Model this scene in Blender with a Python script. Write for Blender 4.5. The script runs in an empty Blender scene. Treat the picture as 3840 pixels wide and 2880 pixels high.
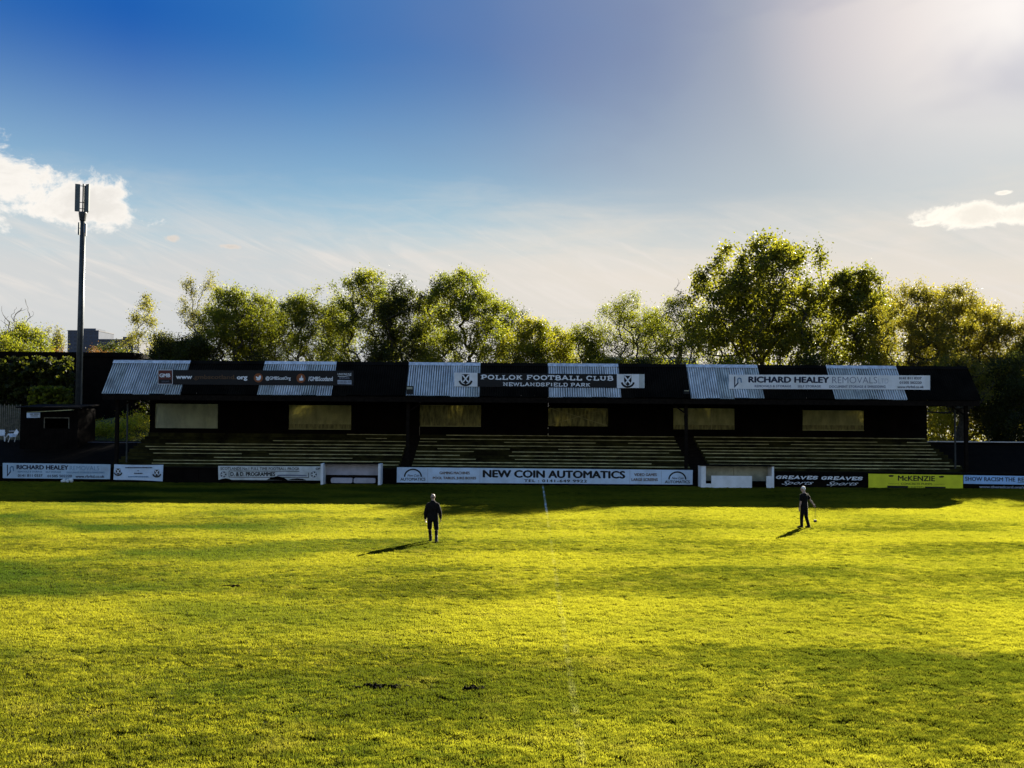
import bpy, bmesh, math, random
import numpy as np
from mathutils import Vector, Matrix, noise as mnoise

R = math.radians
C = bpy.context.scene.collection
S = bpy.context.scene

# ------------------------------------------------------------------ camera
F_PX, CAM_H = 3600.0, 4.76
PITCH, ROLL = math.atan(114 / 3600.0), 0.0075
fw = Vector((0, math.cos(PITCH), math.sin(PITCH)))
up0 = Vector((0, -math.sin(PITCH), math.cos(PITCH)))
rt0 = Vector((1, 0, 0))
upv = up0 * math.cos(ROLL) - rt0 * math.sin(ROLL)
rtv = rt0 * math.cos(ROLL) + up0 * math.sin(ROLL)
cam_pos = Vector((0, 0, CAM_H))
cd = bpy.data.cameras.new('camera')
cam = bpy.data.objects.new('camera', cd)
C.objects.link(cam)
m = Matrix((rtv, upv, -fw)).transposed().to_4x4()
m.translation = cam_pos
cam.matrix_world = m
cd.sensor_width = 36
cd.lens = F_PX / 3840 * 36
cd.clip_start, cd.clip_end = 0.5, 6000
S.camera = cam

# ------------------------------------------------------------------ light
SUN_AZ, SUN_EL = R(29.5), R(21.4)
sun_dir = Vector((math.sin(SUN_AZ) * math.cos(SUN_EL), math.cos(SUN_AZ) * math.cos(SUN_EL), math.sin(SUN_EL)))
sd = bpy.data.lights.new('sun', 'SUN')
sd.energy, sd.angle, sd.color = 5.0, R(0.5), (1.0, 0.93, 0.78)
so = bpy.data.objects.new('sun', sd)
so.rotation_euler = (-sun_dir).to_track_quat('-Z', 'Y').to_euler()
so.location = (20, 60, 40)
C.objects.link(so)

S.view_settings.view_transform = 'Standard'
S.view_settings.look = 'None'
EXPOSURE = 2.1
S.view_settings.exposure = EXPOSURE
S.view_settings.gamma = 1.0
S.view_settings.use_curve_mapping = False

W = bpy.data.worlds.new('World')
S.world = W
W.use_nodes = True


class NT:
    """small helper for writing node trees"""
    def __init__(s, nt):
        s.nt = nt
        nt.nodes.clear()

    def n(s, typ, **kw):
        x = s.nt.nodes.new(typ)
        for k, v in kw.items():
            setattr(x, k, v)
        return x

    def link(s, a, b):
        s.nt.links.new(a, b)

    def put(s, sock, v):
        if hasattr(v, 'is_linked'):
            s.link(v, sock)
        else:
            sock.default_value = v

    def math(s, op, a, b=0.0, c=0.0, clamp=False):
        x = s.n('ShaderNodeMath', operation=op, use_clamp=clamp)
        s.put(x.inputs[0], a)
        s.put(x.inputs[1], b)
        s.put(x.inputs[2], c)
        return x.outputs[0]

    def vmath(s, op, a, b=(0, 0, 0)):
        x = s.n('ShaderNodeVectorMath', operation=op)
        s.put(x.inputs[0], a)
        s.put(x.inputs[1], b)
        return x.outputs['Value'] if op in ('DOT_PRODUCT', 'LENGTH', 'DISTANCE') else x.outputs[0]

    def mix(s, f, a, b, typ='MIX'):
        x = s.n('ShaderNodeMixRGB', blend_type=typ)
        s.put(x.inputs[0], f)
        s.put(x.inputs[1], a if hasattr(a, 'is_linked') else (*a, 1))
        s.put(x.inputs[2], b if hasattr(b, 'is_linked') else (*b, 1))
        return x.outputs[0]

    def smooth(s, v, lo, hi, a=0.0, b=1.0):
        x = s.n('ShaderNodeMapRange', interpolation_type='SMOOTHSTEP')
        s.put(x.inputs[0], v)
        for i, q in enumerate((lo, hi, a, b)):
            x.inputs[1 + i].default_value = q
        return x.outputs[0]

    def noise(s, vec, scale, detail=4, rough=0.55, dist=0.0):
        x = s.n('ShaderNodeTexNoise')
        s.put(x.inputs['Vector'], vec)
        x.inputs['Scale'].default_value = scale
        x.inputs['Detail'].default_value = detail
        x.inputs['Roughness'].default_value = rough
        x.inputs['Distortion'].default_value = dist
        return x.outputs['Fac']

    def scale(s, vec, sc, loc=(0, 0, 0), rot=(0, 0, 0)):
        x = s.n('ShaderNodeMapping')
        s.put(x.inputs['Vector'], vec)
        x.inputs['Scale'].default_value = sc
        x.inputs['Location'].default_value = loc
        x.inputs['Rotation'].default_value = rot
        return x.outputs[0]

    def ramp(s, f, stops):
        x = s.n('ShaderNodeValToRGB')
        s.put(x.inputs[0], f)
        e = x.color_ramp.elements
        while len(e) < len(stops):
            e.new(0.5)
        for i, (p, c) in enumerate(stops):
            e[i].position = p
            e[i].color = (*c, 1) if len(c) == 3 else c
        return x.outputs[0]


def build_world():
    t = NT(W.node_tree)
    tc = t.n('ShaderNodeTexCoord')
    d = t.vmath('NORMALIZE', tc.outputs['Generated'])
    sep = t.n('ShaderNodeSeparateXYZ')
    t.link(d, sep.inputs[0])
    x, y, z = sep.outputs
    sky = t.n('ShaderNodeTexSky', sky_type='NISHITA')
    sky.sun_disc = False
    sky.sun_elevation, sky.sun_rotation = SUN_EL, SUN_AZ
    sky.air_density, sky.dust_density, sky.ozone_density = 1.0, 0.6, 3.0
    t.link(d, sky.inputs[0])
    c = t.vmath('DOT_PRODUCT', d, tuple(sun_dir))
    # blue that at first deepens away from the sun, whitened by the veil near it
    ang = t.math('DIVIDE', t.math('ARCCOSINE', t.math('MINIMUM', c, 0.99999)), math.pi, clamp=True)
    stops = [(2, (1.02, .96, .92)), (6.5, (.86, .79, .76)), (11, (.64, .60, .62)), (15, (.37, .40, .49)), (20, (.225, .290, .45)), (29, (.100, .205, .455)), (39, (.030, .165, .49)), (48, (.010, .110, .45)), (62, (.030, .150, .46)), (95, (.16, .32, .64)), (180, (.22, .37, .66))]  # last stops: sky behind the camera brightened to light the shaded boards
    clear = t.ramp(ang, [(q / 180, k) for q, k in stops])
    nish = t.mix(1.0, sky.outputs[0], SKY_GAIN, 'MULTIPLY')
    nish = t.mix(1.0, nish, t.mix(1.0, (1, 1, 1), nish, 'ADD'), 'DIVIDE')
    base = t.mix(0.05, clear, nish)
    az = t.math('ARCTAN2', x, y)
    st = t.n('ShaderNodeCombineXYZ')
    t.link(az, st.inputs[0])
    t.link(z, st.inputs[1])
    streak = t.noise(t.scale(st.outputs[0], (2.2, 9.0, 1), rot=(0, 0, R(-14))), 1.6, 5, 0.55, 0.5)
    fine = t.noise(t.scale(st.outputs[0], (5.0, 30.0, 1), (3, 1, 0), rot=(0, 0, R(24))), 2.0, 5, 0.62, 0.7)
    el = t.math('ADD', z, t.math('MULTIPLY', t.math('SUBTRACT', streak, 0.5), 0.10))
    el = t.math('ADD', el, t.math('MULTIPLY', t.math('SUBTRACT', fine, 0.5), 0.05))
    away = t.smooth(c, -0.3, 0.75, 1.15, 1.0)  # horizon haze also raised away from the sun to light the boards
    side = t.smooth(c, 0.70, 0.93)
    pale = t.mix(t.smooth(c, 0.82, 0.96), (.42, .66, .75), (.58, .66, .67))
    pale = t.mix(1.0, pale, away, 'MULTIPLY')
    base = t.mix(t.smooth(z, 0.375, 0.13, 0.0, 0.92), base, pale)
    cream = t.mix(side, (.66, .665, .66), (.83, .76, .67))
    cream = t.mix(1.0, cream, away, 'MULTIPLY')
    base = t.mix(t.smooth(el, 0.245, 0.13, 0.0, 0.96), base, cream)
    # thin fanned wisps above the veil
    wv = t.scale(st.outputs[0], (1.0, 1.0, 1), (0.4, 0, 0), (0, 0, R(22)))
    wisp = t.noise(t.scale(wv, (5.0, 34.0, 1)), 1.3, 6, 0.60, 1.4)
    wz = t.math('MULTIPLY', t.smooth(z, 0.07, 0.12), t.smooth(z, 0.225, 0.15))
    wf = t.math('MULTIPLY', t.smooth(wisp, 0.40, 0.80), wz)
    base = t.mix(t.math('MULTIPLY', wf, 0.75), base, (.86, .80, .74))
    flat = t.noise(t.scale(st.outputs[0], (2.0, 40.0, 1), (2, 7, 0)), 1.5, 5, 0.6, 0.4)
    ff = t.math('MULTIPLY', t.smooth(flat, 0.48, 0.70), t.smooth(z, 0.14, 0.08))
    base = t.mix(t.math('MULTIPLY', ff, 0.35), base, (.58, .64, .68))
    # smoky high cloud sheet towards the sun
    hi = t.noise(t.scale(st.outputs[0], (1.5, 4.0, 1), (1, 5, 0), rot=(0, 0, R(-28))), 1.7, 4, 0.5, 0.8)
    sm = t.math('MULTIPLY', t.smooth(hi, 0.42, 0.62), t.math('MULTIPLY', t.smooth(z, 0.22, 0.32), t.smooth(c, 0.70, 0.90)))
    base = t.mix(t.math('MULTIPLY', sm, 0.40), base, (.21, .25, .42))
    # cumulus: lumps of direction space broken up by noise
    def cumulus(base, lumps, seed, lit):
        n1 = t.noise(t.scale(d, (1, 1, 1.3), (seed, 0, 0)), 17, 8, 0.66, 0.35)
        n2 = t.noise(t.scale(d, (1, 1, 1), (seed, 0, 0)), 70, 4, 0.6)
        tot = None
        for (px, py, rx, ry) in lumps:
            v = ((fw * F_PX) + rtv * (px - 1920) - upv * (py - 1440)).normalized()
            side = Vector((v.y, -v.x, 0)).normalized()
            upl = side.cross(v).normalized()
            if upl.z < 0:
                upl = -upl
            a = t.math('MULTIPLY', t.vmath('DOT_PRODUCT', d, tuple(side)), F_PX / rx)
            b0 = t.math('SUBTRACT', t.vmath('DOT_PRODUCT', d, tuple(upl)), v.dot(upl))
            b = t.math('MULTIPLY', b0, F_PX / ry)
            r2 = t.math('SQRT', t.math('ADD', t.math('MULTIPLY', a, a), t.math('MULTIPLY', b, b)))
            f = t.math('SUBTRACT', 1.0, r2)
            f = t.math('MAXIMUM', f, t.math('MULTIPLY', t.math('SIGN', t.math('SUBTRACT', 0.2, t.vmath('DOT_PRODUCT', d, tuple(v)))), 9.0), 0) if False else f
            f = t.math('SUBTRACT', f, t.math('MULTIPLY', t.smooth(t.vmath('DOT_PRODUCT', d, tuple(v)), 0.5, 0.3), 20.0))
            tot = f if tot is None else t.math('MAXIMUM', tot, f)
        dens = t.math('ADD', tot, t.math('MULTIPLY', t.math('SUBTRACT', n1, 0.5), 3.2))
        dens = t.math('ADD', dens, t.math('MULTIPLY', t.math('SUBTRACT', n2, 0.5), 0.35))
        al = t.smooth(dens, -0.02, 0.42)
        core = t.smooth(dens, 0.12, 0.95)
        shade = t.math('MULTIPLY', core, t.smooth(n1, 0.38, 0.62, 0.3, 1.0))
        col = t.mix(shade, lit, tuple(q * 0.84 for q in lit))
        return t.mix(t.math('MULTIPLY', al, 0.96), base, col)
    base = cumulus(base, [(40, 700, 230, 110), (290, 760, 170, 85), (-150, 690, 300, 160), (180, 790, 260, 45)], 2.0, (1.02, 0.97, 0.90))
    base = cumulus(base, [(3600, 812, 150, 42), (3800, 806, 120, 40), (3770, 722, 26, 9), (3480, 836, 60, 16)], 5.0, (1.12, 1.05, 0.93))
    base = cumulus(base, [(645, 895, 45, 22), (860, 925, 55, 12)], 8.0, (0.76, 0.70, 0.64))
    bg = t.n('ShaderNodeBackground')
    t.link(base, bg.inputs[0])
    bg.inputs[1].default_value = 2.0 ** -EXPOSURE
    out = t.n('ShaderNodeOutputWorld')
    t.link(bg.outputs[0], out.inputs[0])


SKY_GAIN = (0.06, 0.09, 0.13)
build_world()

# ------------------------------------------------------------------ helpers
def ray(px, py):
    return fw * F_PX + rtv * (px - 1920) - upv * (py - 1440)


def P(px, py, Y):
    r = ray(px, py)
    return cam_pos + r * (Y / r.y)


def G(px, py, z=0.0):
    r = ray(px, py)
    return cam_pos + r * ((z - CAM_H) / r.z)


def tag(o, label=None, cat=None, group=None, kind=None):
    if label: o['label'] = label
    if cat: o['category'] = cat
    if group: o['group'] = group
    if kind: o['kind'] = kind
    return o


OFF = {}


def thing(name, label, cat, loc=(0, 0, 0), group=None, rotz=0.0):
    o = bpy.data.objects.new(name, None)
    o.empty_display_size = 0.2
    C.objects.link(o)
    o.location = loc
    o.rotation_euler = (0, 0, rotz)
    OFF[o.name] = Vector(loc)
    return tag(o, label, cat, group)


class MB:
    def __init__(s):
        s.v, s.f = [], []

    def add(s, vs, fs):
        b = len(s.v)
        s.v += [tuple(p) for p in vs]
        s.f += [tuple(b + i for i in q) for q in fs]
        return s

    def box(s, a, b):
        x0, y0, z0 = (min(a[i], b[i]) for i in range(3))
        x1, y1, z1 = (max(a[i], b[i]) for i in range(3))
        return s.add([(x0, y0, z0), (x1, y0, z0), (x1, y1, z0), (x0, y1, z0), (x0, y0, z1), (x1, y0, z1), (x1, y1, z1), (x0, y1, z1)],
                     [(0, 3, 2, 1), (4, 5, 6, 7), (0, 1, 5, 4), (1, 2, 6, 5), (2, 3, 7, 6), (3, 0, 4, 7)])

    def slab(s, quad, depth):
        """quad of four points thickened away from the camera (along +y) by depth"""
        q = [Vector(p) for p in quad]
        b = [p + Vector((0, depth, 0)) for p in q]
        return s.add(q + b, [(0, 1, 2, 3), (7, 6, 5, 4), (0, 4, 5, 1), (1, 5, 6, 2), (2, 6, 7, 3), (3, 7, 4, 0)])

    def tube(s, p, q, r0, r1=None, n=8, cap=True):
        p, q = Vector(p), Vector(q)
        r1 = r0 if r1 is None else r1
        ax = (q - p)
        if ax.length < 1e-6:
            return s
        ax.normalize()
        a = ax.orthogonal().normalized()
        b = ax.cross(a)
        vs = []
        for c, r in ((p, r0), (q, r1)):
            for i in range(n):
                t = 2 * math.pi * i / n
                vs.append(c + (a * math.cos(t) + b * math.sin(t)) * r)
        fs = [(i, (i + 1) % n, n + (i + 1) % n, n + i) for i in range(n)]
        if cap:
            fs += [tuple(reversed(range(n))), tuple(range(n, 2 * n))]
        return s.add(vs, fs)

    def bar(s, p, q, w, h):
        """square bar"""
        p, q = Vector(p), Vector(q)
        ax = (q - p).normalized()
        a = Vector((0, 1, 0)) if abs(ax.y) < 0.9 else Vector((1, 0, 0))
        a = (a - ax * a.dot(ax)).normalized() * (h / 2)
        b = ax.cross(a).normalized() * (w / 2)
        vs = [c + sa * a + sb * b for c in (p, q) for sa, sb in ((-1, -1), (1, -1), (1, 1), (-1, 1))]
        return s.add(vs, [(3, 2, 1, 0), (4, 5, 6, 7), (0, 1, 5, 4), (1, 2, 6, 5), (2, 3, 7, 6), (3, 0, 4, 7)])

    def ball(s, c, r, n=10, k=7):
        c = Vector(c)
        r = (r, r, r) if not hasattr(r, '__len__') else r
        vs = [c + Vector((0, 0, -r[2]))]
        for j in range(1, k):
            ph = -math.pi / 2 + math.pi * j / k
            for i in range(n):
                t = 2 * math.pi * i / n
                vs.append(c + Vector((r[0] * math.cos(ph) * math.cos(t), r[1] * math.cos(ph) * math.sin(t), r[2] * math.sin(ph))))
        vs.append(c + Vector((0, 0, r[2])))
        fs = [(0, 1 + (i + 1) % n, 1 + i) for i in range(n)]
        for j in range(k - 2):
            for i in range(n):
                a, b = 1 + j * n + i, 1 + j * n + (i + 1) % n
                fs.append((a, b, b + n, a + n))
        e = len(vs) - 1
        o = 1 + (k - 2) * n
        fs += [(o + i, o + (i + 1) % n, e) for i in range(n)]
        return s.add(vs, fs)

    def loft(s, secs, n=16):
        """closed loft of ellipses (cx, cy, z, rx, ry)"""
        vs = []
        for cx, cy, z, rx, ry in secs:
            for i in range(n):
                t = 2 * math.pi * i / n
                vs.append((cx + rx * math.cos(t), cy + ry * math.sin(t), z))
        fs = []
        for j in range(len(secs) - 1):
            for i in range(n):
                a, b = j * n + i, j * n + (i + 1) % n
                fs.append((a, b, b + n, a + n))
        fs.append(tuple(reversed(range(n))))
        fs.append(tuple(range((len(secs) - 1) * n, len(secs) * n)))
        return s.add(vs, fs)

    def chain(s, pts, n=10):
        for i, p in enumerate(pts):
            s.ball(p[:3], p[3], n, 6)
            if i:
                q = pts[i - 1]
                s.tube(q[:3], p[:3], q[3], p[3], n)
        return s


def mesh_obj(name, v, f, mat, parent=None, smooth=False, kind=None):
    me = bpy.data.meshes.new(name)
    off = Vector((0, 0, 0))
    if parent is not None:
        root = parent
        while root.parent is not None:
            root = root.parent
        off = OFF.get(root.name, off)
    me.from_pydata([(p[0] - off.x, p[1] - off.y, p[2] - off.z) for p in v], [], f)
    me.materials.append(mat)
    if smooth:
        me.polygons.foreach_set('use_smooth', [True] * len(me.polygons))
    me.update()
    o = bpy.data.objects.new(name, me)
    C.objects.link(o)
    if parent is not None:
        o.parent = parent
    if kind:
        o['kind'] = kind
    return o


def part(name, mb, mat, parent=None, smooth=False, kind=None):
    return mesh_obj(name, mb.v, mb.f, mat, parent, smooth, kind)


def material(name, col, rough=0.8, var=0.25, scale=3.0, bump=0.0, bscale=None, metal=0.0, spec=0.3, col2=None, trans=0.0, stretch=(1, 1, 1)):
    mt = bpy.data.materials.new(name)
    mt.use_nodes = True
    t = NT(mt.node_tree)
    tc = t.n('ShaderNodeTexCoord')
    vec = t.scale(tc.outputs['Object'], stretch)
    b = t.n('ShaderNodeBsdfPrincipled')
    nz = t.noise(vec, scale, 6, 0.62)
    c2 = col2 or tuple(q * (1 - var) for q in col)
    c1 = tuple(min(1, q * (1 + var * 0.6)) for q in col) if col2 is None else col
    c = t.mix(t.smooth(nz, 0.32, 0.68), c1, c2)
    t.link(c, b.inputs['Base Color'])
    b.inputs['Roughness'].default_value = rough
    b.inputs['Metallic'].default_value = metal
    b.inputs['Specular IOR Level'].default_value = spec
    if bump:
        bp = t.n('ShaderNodeBump')
        bp.inputs['Strength'].default_value = bump
        bp.inputs['Distance'].default_value = 0.02
        t.link(t.noise(vec, bscale or scale * 6, 4), bp.inputs['Height'])
        t.link(bp.outputs[0], b.inputs['Normal'])
    out = t.n('ShaderNodeOutputMaterial')
    if trans:
        tr = t.n('ShaderNodeBsdfTranslucent')
        t.link(c, tr.inputs[0])
        mx = t.n('ShaderNodeMixShader')
        mx.inputs[0].default_value = trans
        t.link(b.outputs[0], mx.inputs[1])
        t.link(tr.outputs[0], mx.inputs[2])
        t.link(mx.outputs[0], out.inputs[0])
    else:
        t.link(b.outputs[0], out.inputs[0])
    return mt


def fuzz(key, w, col=(1, .95, .85)):
    b = [n for n in M[key].node_tree.nodes if n.type == 'BSDF_PRINCIPLED'][0]
    b.inputs['Sheen Weight'].default_value = w
    b.inputs['Sheen Roughness'].default_value = 0.25
    b.inputs['Sheen Tint'].default_value = (*col, 1)


def leaf_material(name, a, b, tr=0.5, trcol=None):
    mt = bpy.data.materials.new(name)
    mt.use_nodes = True
    t = NT(mt.node_tree)
    at = t.n('ShaderNodeAttribute')
    at.attribute_name = 'tint'
    c = t.mix(at.outputs['Fac'], a, b)
    df = t.n('ShaderNodeBsdfPrincipled')
    df.inputs['Roughness'].default_value = 0.5
    df.inputs['Specular IOR Level'].default_value = 0.25
    t.link(c, df.inputs['Base Color'])
    tl = t.n('ShaderNodeBsdfTranslucent')
    k = trcol or (3.1, 2.9, 0.9)
    c2 = t.mix(1.0, c, k, 'MULTIPLY')
    t.link(c2, tl.inputs[0])
    mx = t.n('ShaderNodeMixShader')
    mx.inputs[0].default_value = tr + .08
    t.link(df.outputs[0], mx.inputs[1])
    t.link(tl.outputs[0], mx.inputs[2])
    out = t.n('ShaderNodeOutputMaterial')
    t.link(mx.outputs[0], out.inputs[0])
    return mt


M = {
    'black': material('black_paint', (0.0065, 0.0048, 0.0038), 0.9, 0.4, 1.2, spec=0.04),
    'blacksheet': material('black_roof_sheet', (0.0085, 0.0068, 0.0048), 0.9, 0.5, 0.7, 0.2, spec=0.04),
    'greysheet': material('weathered_sheet', (0.62, 0.64, 0.64), 0.75, 0.3, 1.5, 0.0, spec=0.2, stretch=(1, 0.7, 0.7)),
    'greysheet2': material('weathered_sheet_mossy', (0.50, 0.53, 0.50), 0.75, 0.4, 1.6, 0.0, spec=0.2, stretch=(1, 0.7, 0.7)),
    'trough_shade': material('trough_shading', (0.22, 0.23, 0.22), 0.9, 0.5, 1.3, spec=0.1, stretch=(1, .6, .6)),
    'ridge': material('ridge_flashing', (0.58, 0.60, 0.62), 0.6, 0.3, 4),
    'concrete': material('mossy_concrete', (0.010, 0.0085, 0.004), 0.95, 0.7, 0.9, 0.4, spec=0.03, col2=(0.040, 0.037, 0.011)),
    'nosing': material('pale_edge', (0.56, 0.51, 0.25), 0.9, 0.5, 1.2, spec=0.1, col2=(0.24, 0.22, 0.10)),
    'soil': material('dark_soil', (0.0060, 0.0036, 0.0018), 0.95, 0.5, 2, 0.4, spec=0.05),
    'window': material('yellowed_sheet', (0.50, 0.47, 0.21), 0.7, 0.25, 1.4, spec=0.2, trans=0.3, stretch=(1.5, 1, 0.7)),
    'window_green': material('greenish_sheet', (0.50, 0.53, 0.36), 0.7, 0.22, 1.0, spec=0.2, trans=0.25, stretch=(1.5, 1, 0.7)),
    'window_stained': material('stained_sheet', (0.46, 0.42, 0.17), 0.8, 0.0, 2.6, spec=0.1, trans=0.3, col2=(0.17, 0.16, 0.07), stretch=(2.2, 1, 0.5)),
    'dulltimber': material('dull_pale_timber', (0.15, 0.135, 0.095), 0.9, 0.4, 4),
    'wood': material('dark_timber', (0.011, 0.008, 0.006), 0.9, 0.4, 5, spec=.05),
    'white': material('white_paint', (0.82, 0.83, 0.84), 0.55, 0.12, 1.2, col2=(0.68, 0.69, 0.68)),
    'dirtywhite': material('grimy_white_board', (0.68, 0.70, 0.68), 0.6, 0.0, 1.3, col2=(0.46, 0.48, 0.45)),
    'bluewhite': material('pale_blue_board', (0.60, 0.73, 0.88), 0.5, 0.1, 0.9, col2=(0.47, 0.56, 0.66)),
    'ink': material('black_print', (0.007, 0.006, 0.006), 0.6, 0.2, 3),
    'navy': material('navy_print', (0.014, 0.018, 0.045), 0.6, 0.2, 3),
    'greyink': material('grey_print', (0.16, 0.18, 0.24), 0.6, 0.2, 3),
    'paleink': material('faded_print', (0.38, 0.42, 0.50), 0.6, 0.2, 3),
    'brownink': material('brown_print', (0.13, 0.075, 0.05), 0.6, 0.3, 3),
    'blueink': material('blue_print', (0.10, 0.20, 0.33), 0.6, 0.2, 3),
    'orange': material('orange_print', (0.26, 0.075, 0.02), 0.6, 0.2, 3),
    'dimorange': material('faded_orange_print', (0.09, 0.045, 0.018), 0.6, 0.2, 3),
    'redprint': material('dark_red_print', (0.12, 0.03, 0.02), 0.6, 0.2, 3),
    'whiteprint': material('white_print', (0.80, 0.82, 0.84), 0.5, 0.1, 3),
    'midblue': material('mid_blue_board', (0.34, 0.56, 0.86), 0.5, 0.1, 1),
    'greyblue': material('grey_blue_board', (0.45, 0.60, 0.72), 0.5, 0.1, 1, col2=(0.36, 0.47, 0.56)),
    'yellow': material('yellow_board', (0.72, 0.72, 0.02), 0.5, 0.12, 1.2),
    'olive': material('olive_print', (0.22, 0.23, 0.01), 0.6, 0.2, 3),
    'lilac': material('pale_lilac_panel', (0.42, 0.40, 0.44), 0.7, 0.2, 1.5),
    'cream': material('cream_panel', (0.42, 0.42, 0.32), 0.7, 0.3, 1.5),
    'metal': material('galvanised_steel', (0.30, 0.31, 0.31), 0.45, 0.2, 3, metal=0.6),
    'darkmetal': material('dark_steel', (0.05, 0.055, 0.055), 0.5, 0.3, 3, metal=0.3),
    'antenna': material('antenna_plastic', (0.10, 0.12, 0.12), 0.55, 0.2, 3),
    'bark': material('bark', (0.05, 0.042, 0.03), 0.95, 0.5, 4, 0.5, spec=0.1),
    'birchbark': material('birch_bark', (0.30, 0.28, 0.25), 0.9, 0.6, 3, spec=0.1),
    'tower': material('grey_tower_render', (0.085, 0.095, 0.12), 0.9, 0.15, 0.1),
    'towerpane': material('tower_window', (0.045, 0.055, 0.075), 0.3, 0.1, 1),
    'brick': material('red_brick_far', (0.30, 0.17, 0.12), 0.9, 0.2, 0.5),
    'slate': material('slate_roof', (0.10, 0.10, 0.11), 0.8, 0.2, 0.5),
    'palewall': material('pale_wall', (0.55, 0.52, 0.48), 0.9, 0.1, 0.5),
    'skin': material('skin', (0.42, 0.27, 0.20), 0.55, 0.1, 10),
    'hair': material('white_hair', (0.70, 0.68, 0.64), 0.7, 0.2, 30),
    'stubble': material('cropped_grey_hair', (0.17, 0.14, 0.12), 0.7, 0.2, 60),
    'coat': material('black_jacket', (0.011, 0.009, 0.008), 0.9, 0.3, 12, 0.3, spec=.08),
    'tshirt': material('black_cotton', (0.009, 0.008, 0.008), 0.9, 0.3, 12, 0.3, spec=.08),
    'trousers': material('dark_trousers', (0.010, 0.010, 0.010), 0.9, 0.3, 12, 0.3, spec=.08),
    'boots': material('black_boots', (0.008, 0.008, 0.008), 0.6, 0.2, 10),
    'eye': material('eye', (0.2, 0.2, 0.2), 0.2, 0.1, 10),
    'paintline': material('chalk_line', (0.55, 0.56, 0.55), 0.9, 0.5, 5),
}
for key in ('coat', 'tshirt', 'trousers'):
    fuzz(key, .30)
fuzz('hair', .8)
fuzz('stubble', .6)
fuzz('skin', .25)
LEAF = {
    'willow': leaf_material('willow_leaf', (0.040, 0.052, 0.010), (0.105, 0.112, 0.016)),
    'yellow': leaf_material('yellow_green_leaf', (0.06, 0.070, 0.008), (0.13, 0.125, 0.014)),
    'maple': leaf_material('sycamore_leaf', (0.038, 0.046, 0.009), (0.100, 0.100, 0.015)),
    'birch': leaf_material('birch_leaf', (0.050, 0.052, 0.016), (0.10, 0.098, 0.03)),
    'dark': leaf_material('dark_leaf', (0.014, 0.020, 0.006), (0.040, 0.046, 0.010), 0.4),
    'sun_painted': leaf_material('sun_painted_leaf', (0.12, 0.125, 0.015), (0.24, 0.23, 0.03)),  # leaf colour brightened in place of sunlight on the shaded shrubs
    'russet': leaf_material('russet_leaf', (0.10, 0.055, 0.02), (0.17, 0.10, 0.035), 0.4, (1.6, 1.3, 0.8)),
    'right': leaf_material('bronze_green_leaf', (0.050, 0.050, 0.012), (0.125, 0.112, 0.022)),
}


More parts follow.
